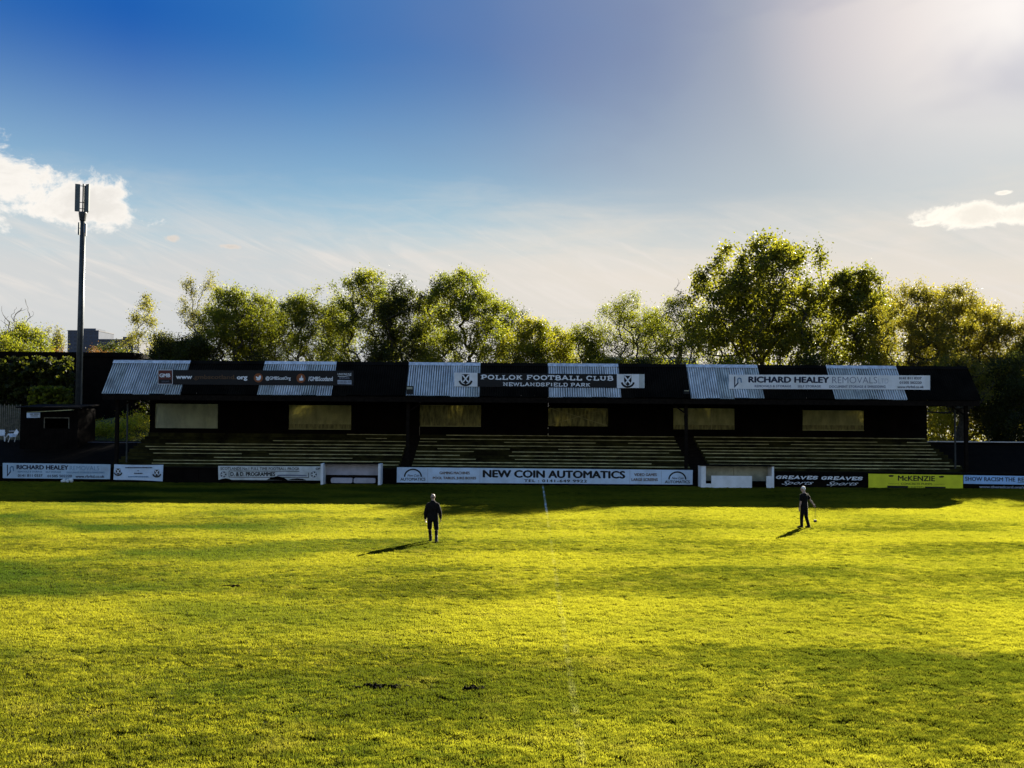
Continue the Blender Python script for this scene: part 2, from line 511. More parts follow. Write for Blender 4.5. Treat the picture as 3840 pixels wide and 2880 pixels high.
# grass colour by place: mown bands, worn and lusher patches
def grass_colour(t, low, high, lush):
    ge = t.n('ShaderNodeNewGeometry')
    pos = ge.outputs['Position']
    sep = t.n('ShaderNodeSeparateXYZ')
    t.link(pos, sep.inputs[0])
    wob = t.noise(pos, 0.16, 4, 0.6)
    yy = t.math('ADD', sep.outputs[1], t.math('MULTIPLY', t.math('SUBTRACT', wob, 0.5), 3.0))
    yy = t.math('ADD', yy, t.math('MULTIPLY', sep.outputs[0], -0.02))
    f = t.math('DIVIDE', t.math('SUBTRACT', yy, 10.0), 55.0, clamp=True)
    def q(Y): return (Y - 10.0) / 55.0
    stops = []
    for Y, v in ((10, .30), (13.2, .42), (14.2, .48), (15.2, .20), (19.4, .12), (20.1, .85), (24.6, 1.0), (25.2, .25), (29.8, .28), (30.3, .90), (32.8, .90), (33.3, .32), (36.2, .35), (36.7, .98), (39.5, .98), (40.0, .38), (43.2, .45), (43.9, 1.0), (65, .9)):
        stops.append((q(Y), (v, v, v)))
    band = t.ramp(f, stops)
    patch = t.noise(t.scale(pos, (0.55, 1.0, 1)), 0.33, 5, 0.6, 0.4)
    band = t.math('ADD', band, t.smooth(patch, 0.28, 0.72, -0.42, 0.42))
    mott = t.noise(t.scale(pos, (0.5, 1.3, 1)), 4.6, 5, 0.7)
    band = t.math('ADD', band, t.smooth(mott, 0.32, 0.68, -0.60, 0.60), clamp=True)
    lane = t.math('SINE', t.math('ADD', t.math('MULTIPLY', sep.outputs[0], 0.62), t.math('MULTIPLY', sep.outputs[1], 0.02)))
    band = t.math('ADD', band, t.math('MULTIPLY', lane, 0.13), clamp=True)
    c = t.mix(band, low, high)
    dry = t.noise(t.scale(pos, (0.7, 1.0, 1), (5, 2, 0)), 0.9, 5, 0.65)
    c = t.mix(t.smooth(dry, 0.52, 0.72, 0.0, 0.5), c, tuple(a * b for a, b in zip(high, (1.02, .93, 1.9))))
    tuft_shade = t.noise(t.scale(pos, (1.0, 2.6, 1), (4, 9, 0)), 2.6, 5, 0.7, 0.3)
    c = t.mix(t.smooth(tuft_shade, 0.53, 0.68, 0.0, 0.6), c, (0.014, 0.020, 0.004))  # dark dashes: self-shadow of grass tufts put into the colour
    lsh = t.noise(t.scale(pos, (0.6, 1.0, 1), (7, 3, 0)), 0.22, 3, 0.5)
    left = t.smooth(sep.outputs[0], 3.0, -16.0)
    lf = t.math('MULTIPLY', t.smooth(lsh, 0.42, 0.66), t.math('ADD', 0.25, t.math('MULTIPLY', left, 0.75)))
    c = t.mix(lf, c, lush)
    # chalk of the halfway line on the blades, colour faded where the sun falls
    lx = t.math('ADD', t.math('MULTIPLY', sep.outputs[1], 0.0216), 0.72)
    dx = t.math('ABSOLUTE', t.math('SUBTRACT', sep.outputs[0], lx))
    brk = t.noise(pos, 1.7, 5, 0.7)
    ln = t.math('MULTIPLY', t.smooth(dx, 0.085, 0.03), t.math('MULTIPLY', t.smooth(brk, 0.40, 0.62), t.smooth(sep.outputs[1], 44, 48, 0.11, 1.0)))
    c = t.mix(ln, c, (0.16, 0.16, 0.15))
    return c


def grass_material():
    mt = bpy.data.materials.new('grass_blade')
    mt.use_nodes = True
    t = NT(mt.node_tree)
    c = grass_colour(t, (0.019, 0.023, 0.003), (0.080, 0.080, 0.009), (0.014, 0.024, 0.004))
    df = t.n('ShaderNodeBsdfPrincipled')
    df.inputs['Roughness'].default_value = 0.6
    df.inputs['Specular IOR Level'].default_value = 0.08
    t.link(c, df.inputs['Base Color'])
    tl = t.n('ShaderNodeBsdfTranslucent')
    t.link(t.mix(1.0, c, (3.9, 3.75, 1.75), 'MULTIPLY'), tl.inputs[0])
    mx = t.n('ShaderNodeMixShader')
    mx.inputs[0].default_value = 0.70
    t.link(df.outputs[0], mx.inputs[1])
    t.link(tl.outputs[0], mx.inputs[2])
    out = t.n('ShaderNodeOutputMaterial')
    t.link(mx.outputs[0], out.inputs[0])
    mt2 = bpy.data.materials.new('turf')
    mt2.use_nodes = True
    t = NT(mt2.node_tree)
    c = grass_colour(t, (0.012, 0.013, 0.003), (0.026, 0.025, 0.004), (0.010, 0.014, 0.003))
    b = t.n('ShaderNodeBsdfPrincipled')
    b.inputs['Roughness'].default_value = 0.95
    b.inputs['Specular IOR Level'].default_value = 0.0
    t.link(c, b.inputs['Base Color'])
    out = t.n('ShaderNodeOutputMaterial')
    t.link(b.outputs[0], out.inputs[0])
    return mt, mt2


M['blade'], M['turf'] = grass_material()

# ------------------------------------------------------------------ ground
def sheet(name, x0, x1, y0, y1, z, mat, nx=1, ny=1, zf=None):
    v, f = [], []
    for j in range(ny + 1):
        for i in range(nx + 1):
            x, y = x0 + (x1 - x0) * i / nx, y0 + (y1 - y0) * j / ny
            v.append((x, y, z + (zf(x, y) if zf else 0)))
    for j in range(ny):
        for i in range(nx):
            a = j * (nx + 1) + i
            f.append((a, a + 1, a + nx + 2, a + nx + 1))
    return mesh_obj(name, v, f, mat, kind='structure')


sheet('ground', -3000, 3000, -300, 5000, -0.06, M['soil'])
sheet('pitch', -62, 62, -4, 66.5, 0.0, M['turf'], 40, 30)
bank_grass = material('rough_grass', (0.06, 0.062, 0.012), 0.95, 0.5, 1.5, 0.5)


def bank_h(x, y):
    t = min(1, max(0, (y - 75.3) / 3.0))
    return 2.5 * t + 0.35 * mnoise.noise(Vector((x * 0.2, y * 0.2, 0))) + max(0, 1.6 * math.exp(-((x + 34) / 5) ** 2 - ((y - 83) / 4) ** 2))


sheet('embankment', -140, 140, 75.3, 180, 0.0, bank_grass, 90, 40, bank_h)


def build_grass():
    rnd = np.random.default_rng(7)
    src = []
    host = None
    pts = []
    y = 10.2
    step = 0.98
    while y < 64.2:
        half = y * 0.545 + 5
        x = -half
        while x < half:
            pts.append((x + rnd.uniform(-.2, .2), y + rnd.uniform(-.2, .2), 0.0))
            x += step
        y += step
    me = bpy.data.meshes.new('grass')
    me.from_pydata(pts, [], [])
    host = bpy.data.objects.new('grass', me)
    C.objects.link(host)
    tag(host, 'short mown yellow green grass covering the whole pitch', 'grass', kind='stuff')
    for k in range(3):
        n = 8200
        ext = 0.85
        bx = rnd.uniform(-ext, ext, n)
        by = rnd.uniform(-ext, ext, n)
        keep = bx * bx + by * by < ext * ext
        bx, by = bx[keep], by[keep]
        n = len(bx)
        hn = np.array([mnoise.noise(Vector((a * 2.4, b * 4.0, k * 9.1))) for a, b in zip(bx, by)])
        hn2 = np.array([mnoise.noise(Vector((a * 9, b * 11.0, k * 3.1))) for a, b in zip(bx, by)])
        h = np.clip(0.033 + 0.052 * hn + 0.028 * hn2 + rnd.uniform(-.010, .012, n), 0.014, 0.095)
        h[rnd.random(n) < 0.02] *= 1.6
        ang = rnd.uniform(0, 2 * np.pi, n)
        w = rnd.uniform(0.006, 0.011, n)
        lean = rnd.uniform(0.1, 0.8, n) * h
        la = rnd.uniform(0, 2 * np.pi, n)
        V = np.zeros((n, 3, 3))
        V[:, 0] = np.stack([bx - np.cos(ang) * w, by - np.sin(ang) * w, np.zeros(n)], 1)
        V[:, 1] = np.stack([bx + np.cos(ang) * w, by + np.sin(ang) * w, np.zeros(n)], 1)
        V[:, 2] = np.stack([bx + np.cos(la) * lean, by + np.sin(la) * lean, h], 1)
        m2 = bpy.data.meshes.new('grass_patch')
        m2.vertices.add(n * 3)
        m2.vertices.foreach_set('co', V.reshape(-1))
        m2.loops.add(n * 3)
        m2.loops.foreach_set('vertex_index', np.arange(n * 3, dtype=np.int32))
        m2.polygons.add(n)
        m2.polygons.foreach_set('loop_start', np.arange(0, n * 3, 3, dtype=np.int32))
        m2.materials.append(M['blade'])
        m2.update(calc_edges=True)
        o = bpy.data.objects.new('grass_patch', m2)
        C.objects.link(o)
        o.parent = host
        o.location = (-3 + 3 * k, 20 + 2 * k, 0.002)
        o['kind'] = 'stuff'
        src.append(o)
    ng = bpy.data.node_groups.new('grass_scatter', 'GeometryNodeTree')
    ng.interface.new_socket('Geometry', in_out='INPUT', socket_type='NodeSocketGeometry')
    ng.interface.new_socket('Geometry', in_out='OUTPUT', socket_type='NodeSocketGeometry')
    N = ng.nodes
    gi, go = N.new('NodeGroupInput'), N.new('NodeGroupOutput')
    jn = N.new('GeometryNodeJoinGeometry')
    idx = N.new('GeometryNodeInputIndex')
    for k, o in enumerate(src):
        oi = N.new('GeometryNodeObjectInfo')
        oi.transform_space = 'ORIGINAL'
        oi.inputs['Object'].default_value = o
        oi.inputs['As Instance'].default_value = True
        md = N.new('ShaderNodeMath')
        md.operation = 'MODULO'
        md.inputs[1].default_value = 3
        ng.links.new(idx.outputs[0], md.inputs[0])
        cp = N.new('FunctionNodeCompare')
        cp.data_type = 'FLOAT'
        cp.operation = 'EQUAL'
        ng.links.new(md.outputs[0], cp.inputs[0])
        cp.inputs[1].default_value = float(k)
        cp.inputs['Epsilon'].default_value = 0.1
        ip = N.new('GeometryNodeInstanceOnPoints')
        ng.links.new(gi.outputs[0], ip.inputs['Points'])
        ng.links.new(cp.outputs[0], ip.inputs['Selection'])
        ng.links.new(oi.outputs['Geometry'], ip.inputs['Instance'])
        rv = N.new('FunctionNodeRandomValue')
        rv.data_type = 'FLOAT_VECTOR'
        rv.inputs[0].default_value = (0, 0, 0)
        rv.inputs[1].default_value = (0, 0, 6.283)
        ng.links.new(rv.outputs[0], ip.inputs['Rotation'])
        ng.links.new(ip.outputs[0], jn.inputs[0])
    ng.links.new(jn.outputs[0], go.inputs[0])
    md = host.modifiers.new('scatter', 'NODES')
    md.node_group = ng


build_grass()

# halfway line: worn chalk strip lying on the turf, only in the stand's shade (blades stand through it)
hl = MB()
yy = 12.0
while yy < 64.0:
    x0 = 0.72 + 0.0216 * yy
    w = 0.05 if yy > 46 else 0.025
    e = yy + 0.52
    x1 = 0.72 + 0.0216 * e
    if yy > 46.6: hl.add([(x0 - w, yy, 0.034), (x0 + w, yy, 0.034), (x1 + w, e, 0.034), (x1 - w, e, 0.034)], [(0, 1, 2, 3)])
    yy = e
part('halfway_line', hl, M['paintline'], kind='structure')

# ------------------------------------------------------------------ lettering
class Slab:
    o = [(.5 + .40 * math.cos(2 * math.pi * i / 16), .5 + .47 * math.sin(2 * math.pi * i / 16)) for i in range(17)]
    arc = lambda a0, a1, cx, cy, rx, ry, n=8: [(cx + rx * math.cos(R(a0 + (a1 - a0) * i / n)), cy + ry * math.sin(R(a0 + (a1 - a0) * i / n))) for i in range(n + 1)]
    bw = lambda y0, y1, x: [(.25, y1), (x - .25, y1), (x - .05, y1 - .08 * (y1 - y0) / .5), (x, (y0 + y1) / 2), (x - .05, y0 + .08 * (y1 - y0) / .5), (x - .25, y0), (.25, y0)]
    g = {
        'P': ([[(.25, 0), (.25, 1)], bw(.45, 1, .9)], [(.25, 0, .5), (.14, 1, .3)]),
        'O': ([o], []),
        'L': ([[(.28, 1), (.28, 0), (.9, 0), (.9, .32)]], [(.28, 1, .5), (.14, 0, .3)]),
        'K': ([[(.22, 0), (.22, 1)], [(.84, 1), (.26, .42)], [(.46, .6), (.86, 0)]], [(.22, 0, .42), (.22, 1, .42), (.82, 1, .34), (.84, 0, .34)]),
        'F': ([[(.25, 0), (.25, 1)], [(.1, 1), (.9, 1), (.9, .7)], [(.25, .5), (.66, .5)], [(.66, .38), (.66, .62)]], [(.25, 0, .5)]),
        'T': ([[(.06, .7), (.06, 1), (.94, 1), (.94, .7)], [(.5, 0), (.5, 1)]], [(.5, 0, .46)]),
        'B': ([[(.25, 0), (.25, 1)], bw(.52, 1, .84), bw(0, .52, .92)], [(.14, 0, .3), (.14, 1, .3)]),
        'A': ([[(.1, 0), (.5, 1), (.9, 0)], [(.26, .34), (.74, .34)]], [(.1, 0, .34), (.9, 0, .34), (.42, 1, .24)]),
        'C': ([arc(45, 315, .52, .5, .40, .47, 12), [(.86, .68), (.86, 1)]], []),
        'G': ([arc(45, 320, .52, .5, .42, .47, 12), [(.86, .7), (.86, 1)], [(.84, .02), (.84, .42)], [(.58, .42), (.96, .42)]], []),
        'U': ([[(.2, 1), (.2, .3)] + arc(180, 360, .5, .3, .3, .27, 8) + [(.8, 1)]], [(.2, 1, .4), (.8, 1, .36)]),
        'N': ([[(.2, 0), (.2, 1), (.8, 0), (.8, 1)]], [(.2, 0, .38), (.12, 1, .28), (.8, 1, .38)]),
        'E': ([[(.25, 0), (.25, 1)], [(.1, 1), (.88, 1), (.88, .72)], [(.1, 0), (.9, 0), (.9, .28)], [(.25, .5), (.64, .5)], [(.64, .38), (.64, .62)]], []),
        'W': ([[(.06, 1), (.28, 0), (.5, .85), (.72, 0), (.94, 1)]], [(.06, 1, .26), (.94, 1, .26), (.5, .97, .2)]),
        'D': ([[(.25, 0), (.25, 1)], bw(0, 1, .92)], [(.14, 0, .3), (.14, 1, .3)]),
        'S': ([arc(40, 260, .48, .74, .34, .25, 9)[:-1] + arc(80, -140, .5, .25, .36, .25, 9), [(.82, .72), (.82, 1)], [(.12, 0), (.12, .3)]], []),
        'I': ([[(.5, 0), (.5, 1)]], [(.5, 0, .6), (.5, 1, .6)]),
        'R': ([[(.22, 0), (.22, 1)], bw(.48, 1, .84), [(.55, .48), (.86, 0)]], [(.22, 0, .42), (.12, 1, .28), (.9, 0, .26)]),
        'V': ([[(.08, 1), (.5, 0), (.92, 1)]], [(.1, 1, .34), (.9, 1, .34)]),
    }


def ribbon(pts, t):
    """mitred ribbon of width t in the unit plane -> verts, faces"""
    q = [Vector((p[0], p[1])) for p in pts]
    closed = (q[0] - q[-1]).length < 1e-6
    v, f = [], []
    n = len(q)
    for i in range(n):
        a = q[i - 1] if i else (q[-2] if closed else None)
        b = q[i + 1] if i < n - 1 else (q[1] if closed else None)
        d1 = (q[i] - a).normalized() if a is not None else None
        d2 = (b - q[i]).normalized() if b is not None else None
        d1 = d1 or d2
        d2 = d2 or d1
        n1, n2 = Vector((-d1.y, d1.x)), Vector((-d2.y, d2.x))
        nn = (n1 + n2)
        nn = nn.normalized() if nn.length > 1e-3 else n1
        k = 1 / max(0.45, nn.dot(n1))
        v += [q[i] + nn * t / 2 * k, q[i] - nn * t / 2 * k]
    for i in range(n - 1):
        f.append((2 * i, 2 * i + 1, 2 * i + 3, 2 * i + 2))
    return v, f


def slab_text(body, weight=0.19, shear=0.0, widths=None):
    v, f, lay = [], [], []
    x, li = 0.0, 0
    for ch in body:
        if ch == ' ':
            x += 0.55
            continue
        wd = {'I': .55, 'W': 1.35, 'N': 1.1, 'O': 1.08, 'D': 1.05, 'U': 1.05, 'A': 1.1}.get(ch, 0.98)
        st, se = Slab.g[ch]
        strokes = [ribbon([(a * wd, b) for a, b in s], weight) for s in st]
        for (sx, sy, sl) in se:
            yy = sy + (weight * .32 if sy < .5 else -weight * .32)
            strokes.append(ribbon([((sx - sl / 2) * wd, yy), ((sx + sl / 2) * wd, yy)], weight * .64))
        for k, (sv, sf) in enumerate(strokes):
            b = len(v)
            v += [(p.x + x + p.y * shear, p.y, k) for p in sv]
            f += [tuple(b + i for i in q) for q in sf]
        x += wd + 0.12
    return v, f


def font_text(body, bold=0.0, shear=0.0, spacing=1.0):
    cu = bpy.data.curves.new('lettering', 'FONT')
    cu.body = body
    cu.size = 1
    cu.offset = min(bold, 0)
    cu.shear = shear
    cu.space_character = spacing
    cu.resolution_u = 3
    o = bpy.data.objects.new('lettering', cu)
    C.objects.link(o)
    bpy.context.view_layer.update()
    dg = bpy.context.evaluated_depsgraph_get()
    me = bpy.data.meshes.new_from_object(o.evaluated_get(dg))
    v = [(p.co.x, p.co.y, 0) for p in me.vertices]
    f = [tuple(p.vertices) for p in me.polygons]
    if bold > 0:        # heavier weight: overprinted copies, each a hair proud of the last
        v0, f0 = list(v), list(f)
        for k, (dx, dy) in enumerate(((-bold * 1.5, 0), (bold * 1.5, 0), (0, bold), (0, -bold)), 1):
            b = len(v)
            v += [(p[0] + dx, p[1] + dy, k) for p in v0]
            f += [tuple(b + i for i in q) for q in f0]
    bpy.data.objects.remove(o)
    bpy.data.curves.remove(cu)
    bpy.data.meshes.remove(me)
    return v, f


def fit(parent, vf, x0, x1, y0, y1, Y, mat, tilt=0.0, name='lettering', lift=0.006):
    """flat print fitted to a picture rectangle on the plane y=Y, just proud of it"""
    v, f = vf
    ax0, ax1 = min(p[0] for p in v), max(p[0] for p in v)
    ay0, ay1 = min(p[1] for p in v), max(p[1] for p in v)
    out = []
    for p in v:
        u, w = (p[0] - ax0) / (ax1 - ax0), (p[1] - ay0) / (ay1 - ay0)
        q = P(x0 + (x1 - x0) * u, y1 + (y0 - y1) * w + tilt * u, Y)
        out.append((q.x, Y - lift - 0.0006 * p[2], q.z))
    return mesh_obj(name, out, f, mat, parent)


def txt(parent, body, x0, x1, y0, y1, Y, mat, bold=0.0, shear=0.0, tilt=0.0, spacing=1.0):
    return fit(parent, font_text(body, bold, shear, spacing), x0, x1, y0, y1, Y, mat, tilt)


def shape(parent, name, pts, Y, mat, lift=0.006):
    v = []
    for px, py in pts:
        q = P(px, py, Y)
        v.append((q.x, Y - lift, q.z))
    return mesh_obj(name, v, [tuple(range(len(v)))], mat, parent)


def strip(parent, name, pts, t, Y, mat, lift=0.006):
    v, f = ribbon(pts, t)
    out = [(P(p.x, p.y, Y).x, Y - lift, P(p.x, p.y, Y).z) for p in v]
    return mesh_obj(name, out, f, mat, parent)


def board(name, label, cat, quad, Y, mat, depth=0.04, group=None, pname='panel'):
    """quad = four picture corners: top-left, top-right, bottom-right, bottom-left"""
    q = [P(px, py, Y) for px, py in quad]
    base = (q[0] + q[1] + q[2] + q[3]) / 4
    base.z = min(p.z for p in q)
    t = thing(name, label, cat, base, group)
    mb = MB().slab([q[3], q[2], q[1], q[0]], depth)
    part(pname, mb, mat, t)
    return t


# ------------------------------------------------------------------ the stand
EY, EZ, RY, RZ = 66.5, 5.99, 68.5, 8.38
BACK = 74.6
XL, XR = -28.45, 32.5
bays = [-28.45, -22.95, -17.64, -12.52, -7.36, -2.25, 2.55, 7.57, 12.41, 17.49, 22.40, 27.40, 32.50]
stand = thing('covered_stand', 'long black covered terrace with corrugated roof across the far side of the pitch', 'stand', ((XL + XR) / 2, 70, 0))


def corrugated(x0, x1, y0, z0, y1, z1, pitch=0.165, amp=0.045, thick=0.01, over=0.0, per=6):
    n = max(6, int(round((x1 - x0) / pitch * per)))
    d = Vector((0, y1 - y0, z1 - z0)).normalized()
    nrm = Vector((0, -d.z, d.y))
    mb = MB()
    v, f = [], []
    for j, (y, z) in enumerate(((y0, z0), (y1, z1))):
        for i in range(n + 1):
            x = x0 + (x1 - x0) * i / n
            a = amp * math.cos(2 * math.pi * x / pitch) + over
            for k in (0, 1):
                p = Vector((x, y, z)) + nrm * (a - k * thick)
                v.append(p)
    W2 = 2 * (n + 1)
    for i in range(n):
        a = 2 * i
        f.append((a, a + 2, W2 + a + 2, W2 + a))
        f.append((a + 1, W2 + a + 1, W2 + a + 3, a + 3))
        f.append((a, a + 1, a + 3, a + 2))
        f.append((W2 + a, W2 + a + 2, W2 + a + 3, W2 + a + 1))
    return mb.add(v, f)


rng = random.Random(3)
for i in range(12):
    x0, x1 = bays[i], bays[i + 1]
    light = i % 2 == 0
    ns = 5
    for k in range(ns):
        a, b = x0 + (x1 - x0) * k / ns, x0 + (x1 - x0) * (k + 1) / ns
        mt = (M['greysheet2'] if rng.random() < 0.35 else M['greysheet']) if light else M['blacksheet']
        ro = part('roof_sheet', corrugated(a, b - 0.004, EY, EZ + rng.uniform(-.045, .03), RY - 0.03, RZ - 0.035, over=0.006 * (k % 2)), mt, stand)
        if light:   # shade in the corrugation troughs, put in as a darker colour
            ro.data.materials.append(M['trough_shade'])
            for pl in ro.data.polygons:
                if math.cos(2 * math.pi * (pl.center.x + OFF[stand.name].x) / 0.165) < -0.25:
                    pl.material_index = 1
    mb = MB()
    mb.add([(x0, RY - 0.22, RZ - 0.235 + 0.06), (x1 - .006, RY - 0.22, RZ - 0.235 + 0.06), (x1 - .006, RY, RZ + 0.055), (x0, RY, RZ + 0.055), (x1 - .006, RY + .25, RZ - 0.02), (x0, RY + .25, RZ - 0.02)], [(0, 1, 2, 3), (3, 2, 4, 5)])
    part('ridge_cap', mb, M['ridge'] if light else M['blacksheet'], stand)
# back slope, soffit trim and gable ends
mb = MB().slab([(XL, RY + 0.02, RZ - 0.05), (XR, RY + 0.02, RZ - 0.05), (XR, RY + 0.02, RZ - 0.11), (XL, RY + 0.02, RZ - 0.11)], 0.0)
mb = MB()
mb.add([(XL, RY, RZ - .04), (XR, RY, RZ - .04), (XR, BACK + .3, 6.3), (XL, BACK + .3, 6.3), (XL, RY, RZ - .1), (XR, RY, RZ - .1), (XR, BACK + .3, 6.24), (XL, BACK + .3, 6.24)],
       [(0, 1, 2, 3), (7, 6, 5, 4), (0, 3, 7, 4), (1, 5, 6, 2), (3, 2, 6, 7)])
part('rear_roof', mb, M['blacksheet'], stand)
part('eaves_beam', MB().box((XL + .05, EY + .06, EZ - .42), (XR - .05, EY + .2, EZ - .06)), M['wood'], stand)
for xs in (XL + .1, XR - .16):
    mb = MB()
    pr = [(EY + .2, EZ - .3), (RY, RZ - .2), (BACK, 6.2), (BACK, 5.6), (EY + .2, 5.6)]
    mb.add([(xs, y, z) for y, z in pr] + [(xs + .06, y, z) for y, z in pr], [(4, 3, 2, 1, 0), (5, 6, 7, 8, 9)] + [(i, (i + 1) % 5, 5 + (i + 1) % 5, 5 + i) for i in range(5)])
    part('gable_board', mb, M['black'], stand)
# roof posts and their rafters
post_x = [(440, 67.2), (1530, 67.2), (2573, 67.2), (3622, 67.2)]
for px, Y in post_x:
    x = P(px, 1560, Y).x
    pt = part('roof_post', MB().box((x - .11, Y - .11, 0.4), (x + .11, Y + .11, EZ - .1)), M['wood'], stand)
    part('rafter', MB().bar((x, Y, EZ - .25), (x, BACK - .1, 6.0), .12, .2), M['wood'], stand)
    if px in (440, 3622):
        x2 = x + (.33 if px == 440 else -.33)
        part('roof_post', MB().box((x2 - .05, Y + .9, 0.8), (x2 + .05, Y + 1.0, EZ - .1)), M['darkmetal'], stand)
    br = -1 if px > 2000 else 1
    part('brace', MB().bar((x, Y, EZ - 1.1), (x + br * 1.0, Y, EZ - .42), .09, .09), M['wood'], stand)

# back wall with six openings
wins = [(581, 817, 1512, 1609), (1083, 1317, 1519, 1611), (1574, 1804, 1519, 1600), (2056, 2281, 1528, 1602), (2525, 2755, 1529, 1614), (3010, 3240, 1539, 1615)]
wq = []
for (a, b, c, d) in wins:
    p, q = P(a, (c + d) / 2, BACK), P(b, (c + d) / 2, BACK)
    zt, zb = P((a + b) / 2, c, BACK).z, P((a + b) / 2, d, BACK).z
    wq.append((p.x, q.x, zb, zt))
WT, WB = 6.22, 1.5
edges = [-28.1] + [e for w in wq for e in w[:2]] + [32.25]
for i in range(0, len(edges), 2):
    a, b = edges[i], edges[i + 1]
    n = max(1, round((b - a) / 1.2))
    for k in range(n):
        x0, x1 = a + (b - a) * k / n, a + (b - a) * (k + 1) / n
        off = 0.012 * (k % 2)
        part('wall_board', MB().box((x0 - (.02 if k else 0), BACK - off, WB), (x1 - (.006 if k == n - 1 else 0), BACK + .08 - off, WT)), M['black'], stand)
for i, (x0, x1, zb, zt) in enumerate(wq):
    part('wall_board', MB().box((x0 + .002, BACK, zt), (x1 - .002, BACK + .08, WT)), M['black'], stand)
    part('wall_board', MB().box((x0 + .002, BACK, WB), (x1 - .002, BACK + .08, zb)), M['black'], stand)
    mb = corrugated(x0 - .03, x1 + .03, BACK + .10, zb - .03, BACK + .10, zt + .03, 0.12, 0.012, 0.006)
    wn = part('window_sheet', mb, M[('window_green', 'window', 'window_stained', 'window_stained', 'window', 'window')[i]], stand)
    if i in (0, 1, 4, 5):       # lower lap sheet, set a little proud
        lap = corrugated(x0 + (.35 if i == 0 else .02), x1 - .03, BACK + .055, zb + .05, BACK + .055, zb + .42, 0.12, 0.012, 0.006)
        part('lap_sheet', lap, M[('window_green', 'window_stained', '', '', 'window_stained', 'window_stained')[i]], wn)
    fr = MB()
    fr.box((x0, BACK - .05, zb), (x1, BACK - .013, zb + .07)).box((x0, BACK - .05, zt - .05), (x1, BACK - .004, zt))
    part('frame', fr, M['window'] if i in (1, 2, 5) else M['wood'], wn)
    if i == 3:
        part('cross_batten', MB().bar((x0 + .1, BACK - .03, zb + .15), (x1 - .1, BACK - .03, zt - .05), .05, .03), M['nosing'], wn)
        part('cross_batten', MB().bar((x0 + .1, BACK - .06, zt - .05), (x1 - .1, BACK - .06, zb + .15), .05, .03), M['nosing'], wn)
    if i in (2, 4):
        xm = x0 + (x1 - x0) * (.45 if i == 2 else .62)
        part('mullion', MB().box((xm - .02, BACK - .045, zb + .08), (xm + .02, BACK - .012, zt - .06)), M['nosing'], wn)

# terrace steps in three flights, sky light on their edges painted as pale strips
rows = [1746, 1734, 1722, 1708, 1693.5, 1683, 1671.5, 1658, 1647, 1632.5]
flights = [(-28.0, P(1512, 1700, 70).x, 'l'), (P(1556, 1700, 70).x, P(2566, 1700, 70).x, 'c'), (P(2640, 1700, 70).x, 32.0, 'r')]
lstart = [570, 575, 575, 575, 560, 545, 620, 1023, 1275, 1300]
rend = [3560, 3600, 3560, 3530, 3515, 3510, 3500, 3490, 3480, 3470]
steps = []
for i in range(-3, 10):
    Y = 67.6 + 0.72 * i
    if i >= 0:
        z = P(1920, rows[i], Y).z
    else:
        z = steps3 + 0.21 * i if False else 1.17 + 0.22 * i
    steps.append((Y, z))
for fi, (x0, x1, k) in enumerate(flights):
    for i, (Y, z) in enumerate(steps):
        zl = steps[i - 1][1] if i else 0.0
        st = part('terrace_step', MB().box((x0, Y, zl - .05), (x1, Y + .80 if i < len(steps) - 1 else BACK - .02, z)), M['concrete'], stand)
        r = i - 3
        if r >= 0:
            a = x0 + .05 if k != 'l' else max(x0, P(lstart[r], 1700, Y).x)
            b = x1 - .05 if k != 'r' else min(x1, P(rend[r], 1700, Y).x)
            rr = random.Random(fi * 50 + r)
            nz = MB()
            x = a
            while x < b:
                e = min(b, x + rr.uniform(1.2, 4.5))
                if rr.random() < 0.93:
                    hh = rr.uniform(.035, .06)
                    nz.add([(x, Y - .012, z - hh), (e, Y - .012, z - hh), (e, Y - .012, z + .004), (x, Y - .012, z + .004), (e, Y + .07, z + .004), (x, Y + .07, z + .004)], [(0, 1, 2, 3), (3, 2, 4, 5)])
                    x = e
                    continue
                if nz.v:
                    part('nosing', nz, M['nosing'], st)
                    nz = MB()
                x = e
            if nz.v:
                part('nosing', nz, M['nosing'], st)
# aisles between the flights
for a, b in ((flights[0][1], flights[1][0]), (flights[1][1], flights[2][0])):
    mb = MB()
    for i, (Y, z) in enumerate(steps):
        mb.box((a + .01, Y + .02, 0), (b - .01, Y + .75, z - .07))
    part('aisle_stair', mb, M['wood'], stand)

# perimeter wall the boards hang on
wallp = thing('perimeter_wall', 'low dark wall behind the advertising boards along the far touchline', 'wall', (0, 64.9, 0))
for k in range(26):
    a = -39 + 3 * k
    part('wall_panel', MB().box((a, 64.66 + .004 * (k % 2), 0), (a + 2.98, 64.86, 1.0)), M['black'], wallp)
part('coping', MB().box((-39, 64.6, 1.004), (39, 64.92, 1.06)), M['wood'], wallp)

# dark ash banks beyond either end of the stand
def bank(name, x0, x1, ztop, n=10):
    v, f = [], []
    for j, (y, z) in enumerate(((65.2, 0.0), (67.5, 0.9), (73.5, ztop), (75.6, ztop))):
        for i in range(n + 1):
            x = x0 + (x1 - x0) * i / n
            v.append((x, y, z + .08 * mnoise.noise(Vector((x * .6, y, 3)))))
    for j in range(3):
        for i in range(n):
            a = j * (n + 1) + i
            f.append((a, a + 1, a + n + 2, a + n + 1))
    return mesh_obj(name, v, f, M['soil'], kind='structure')


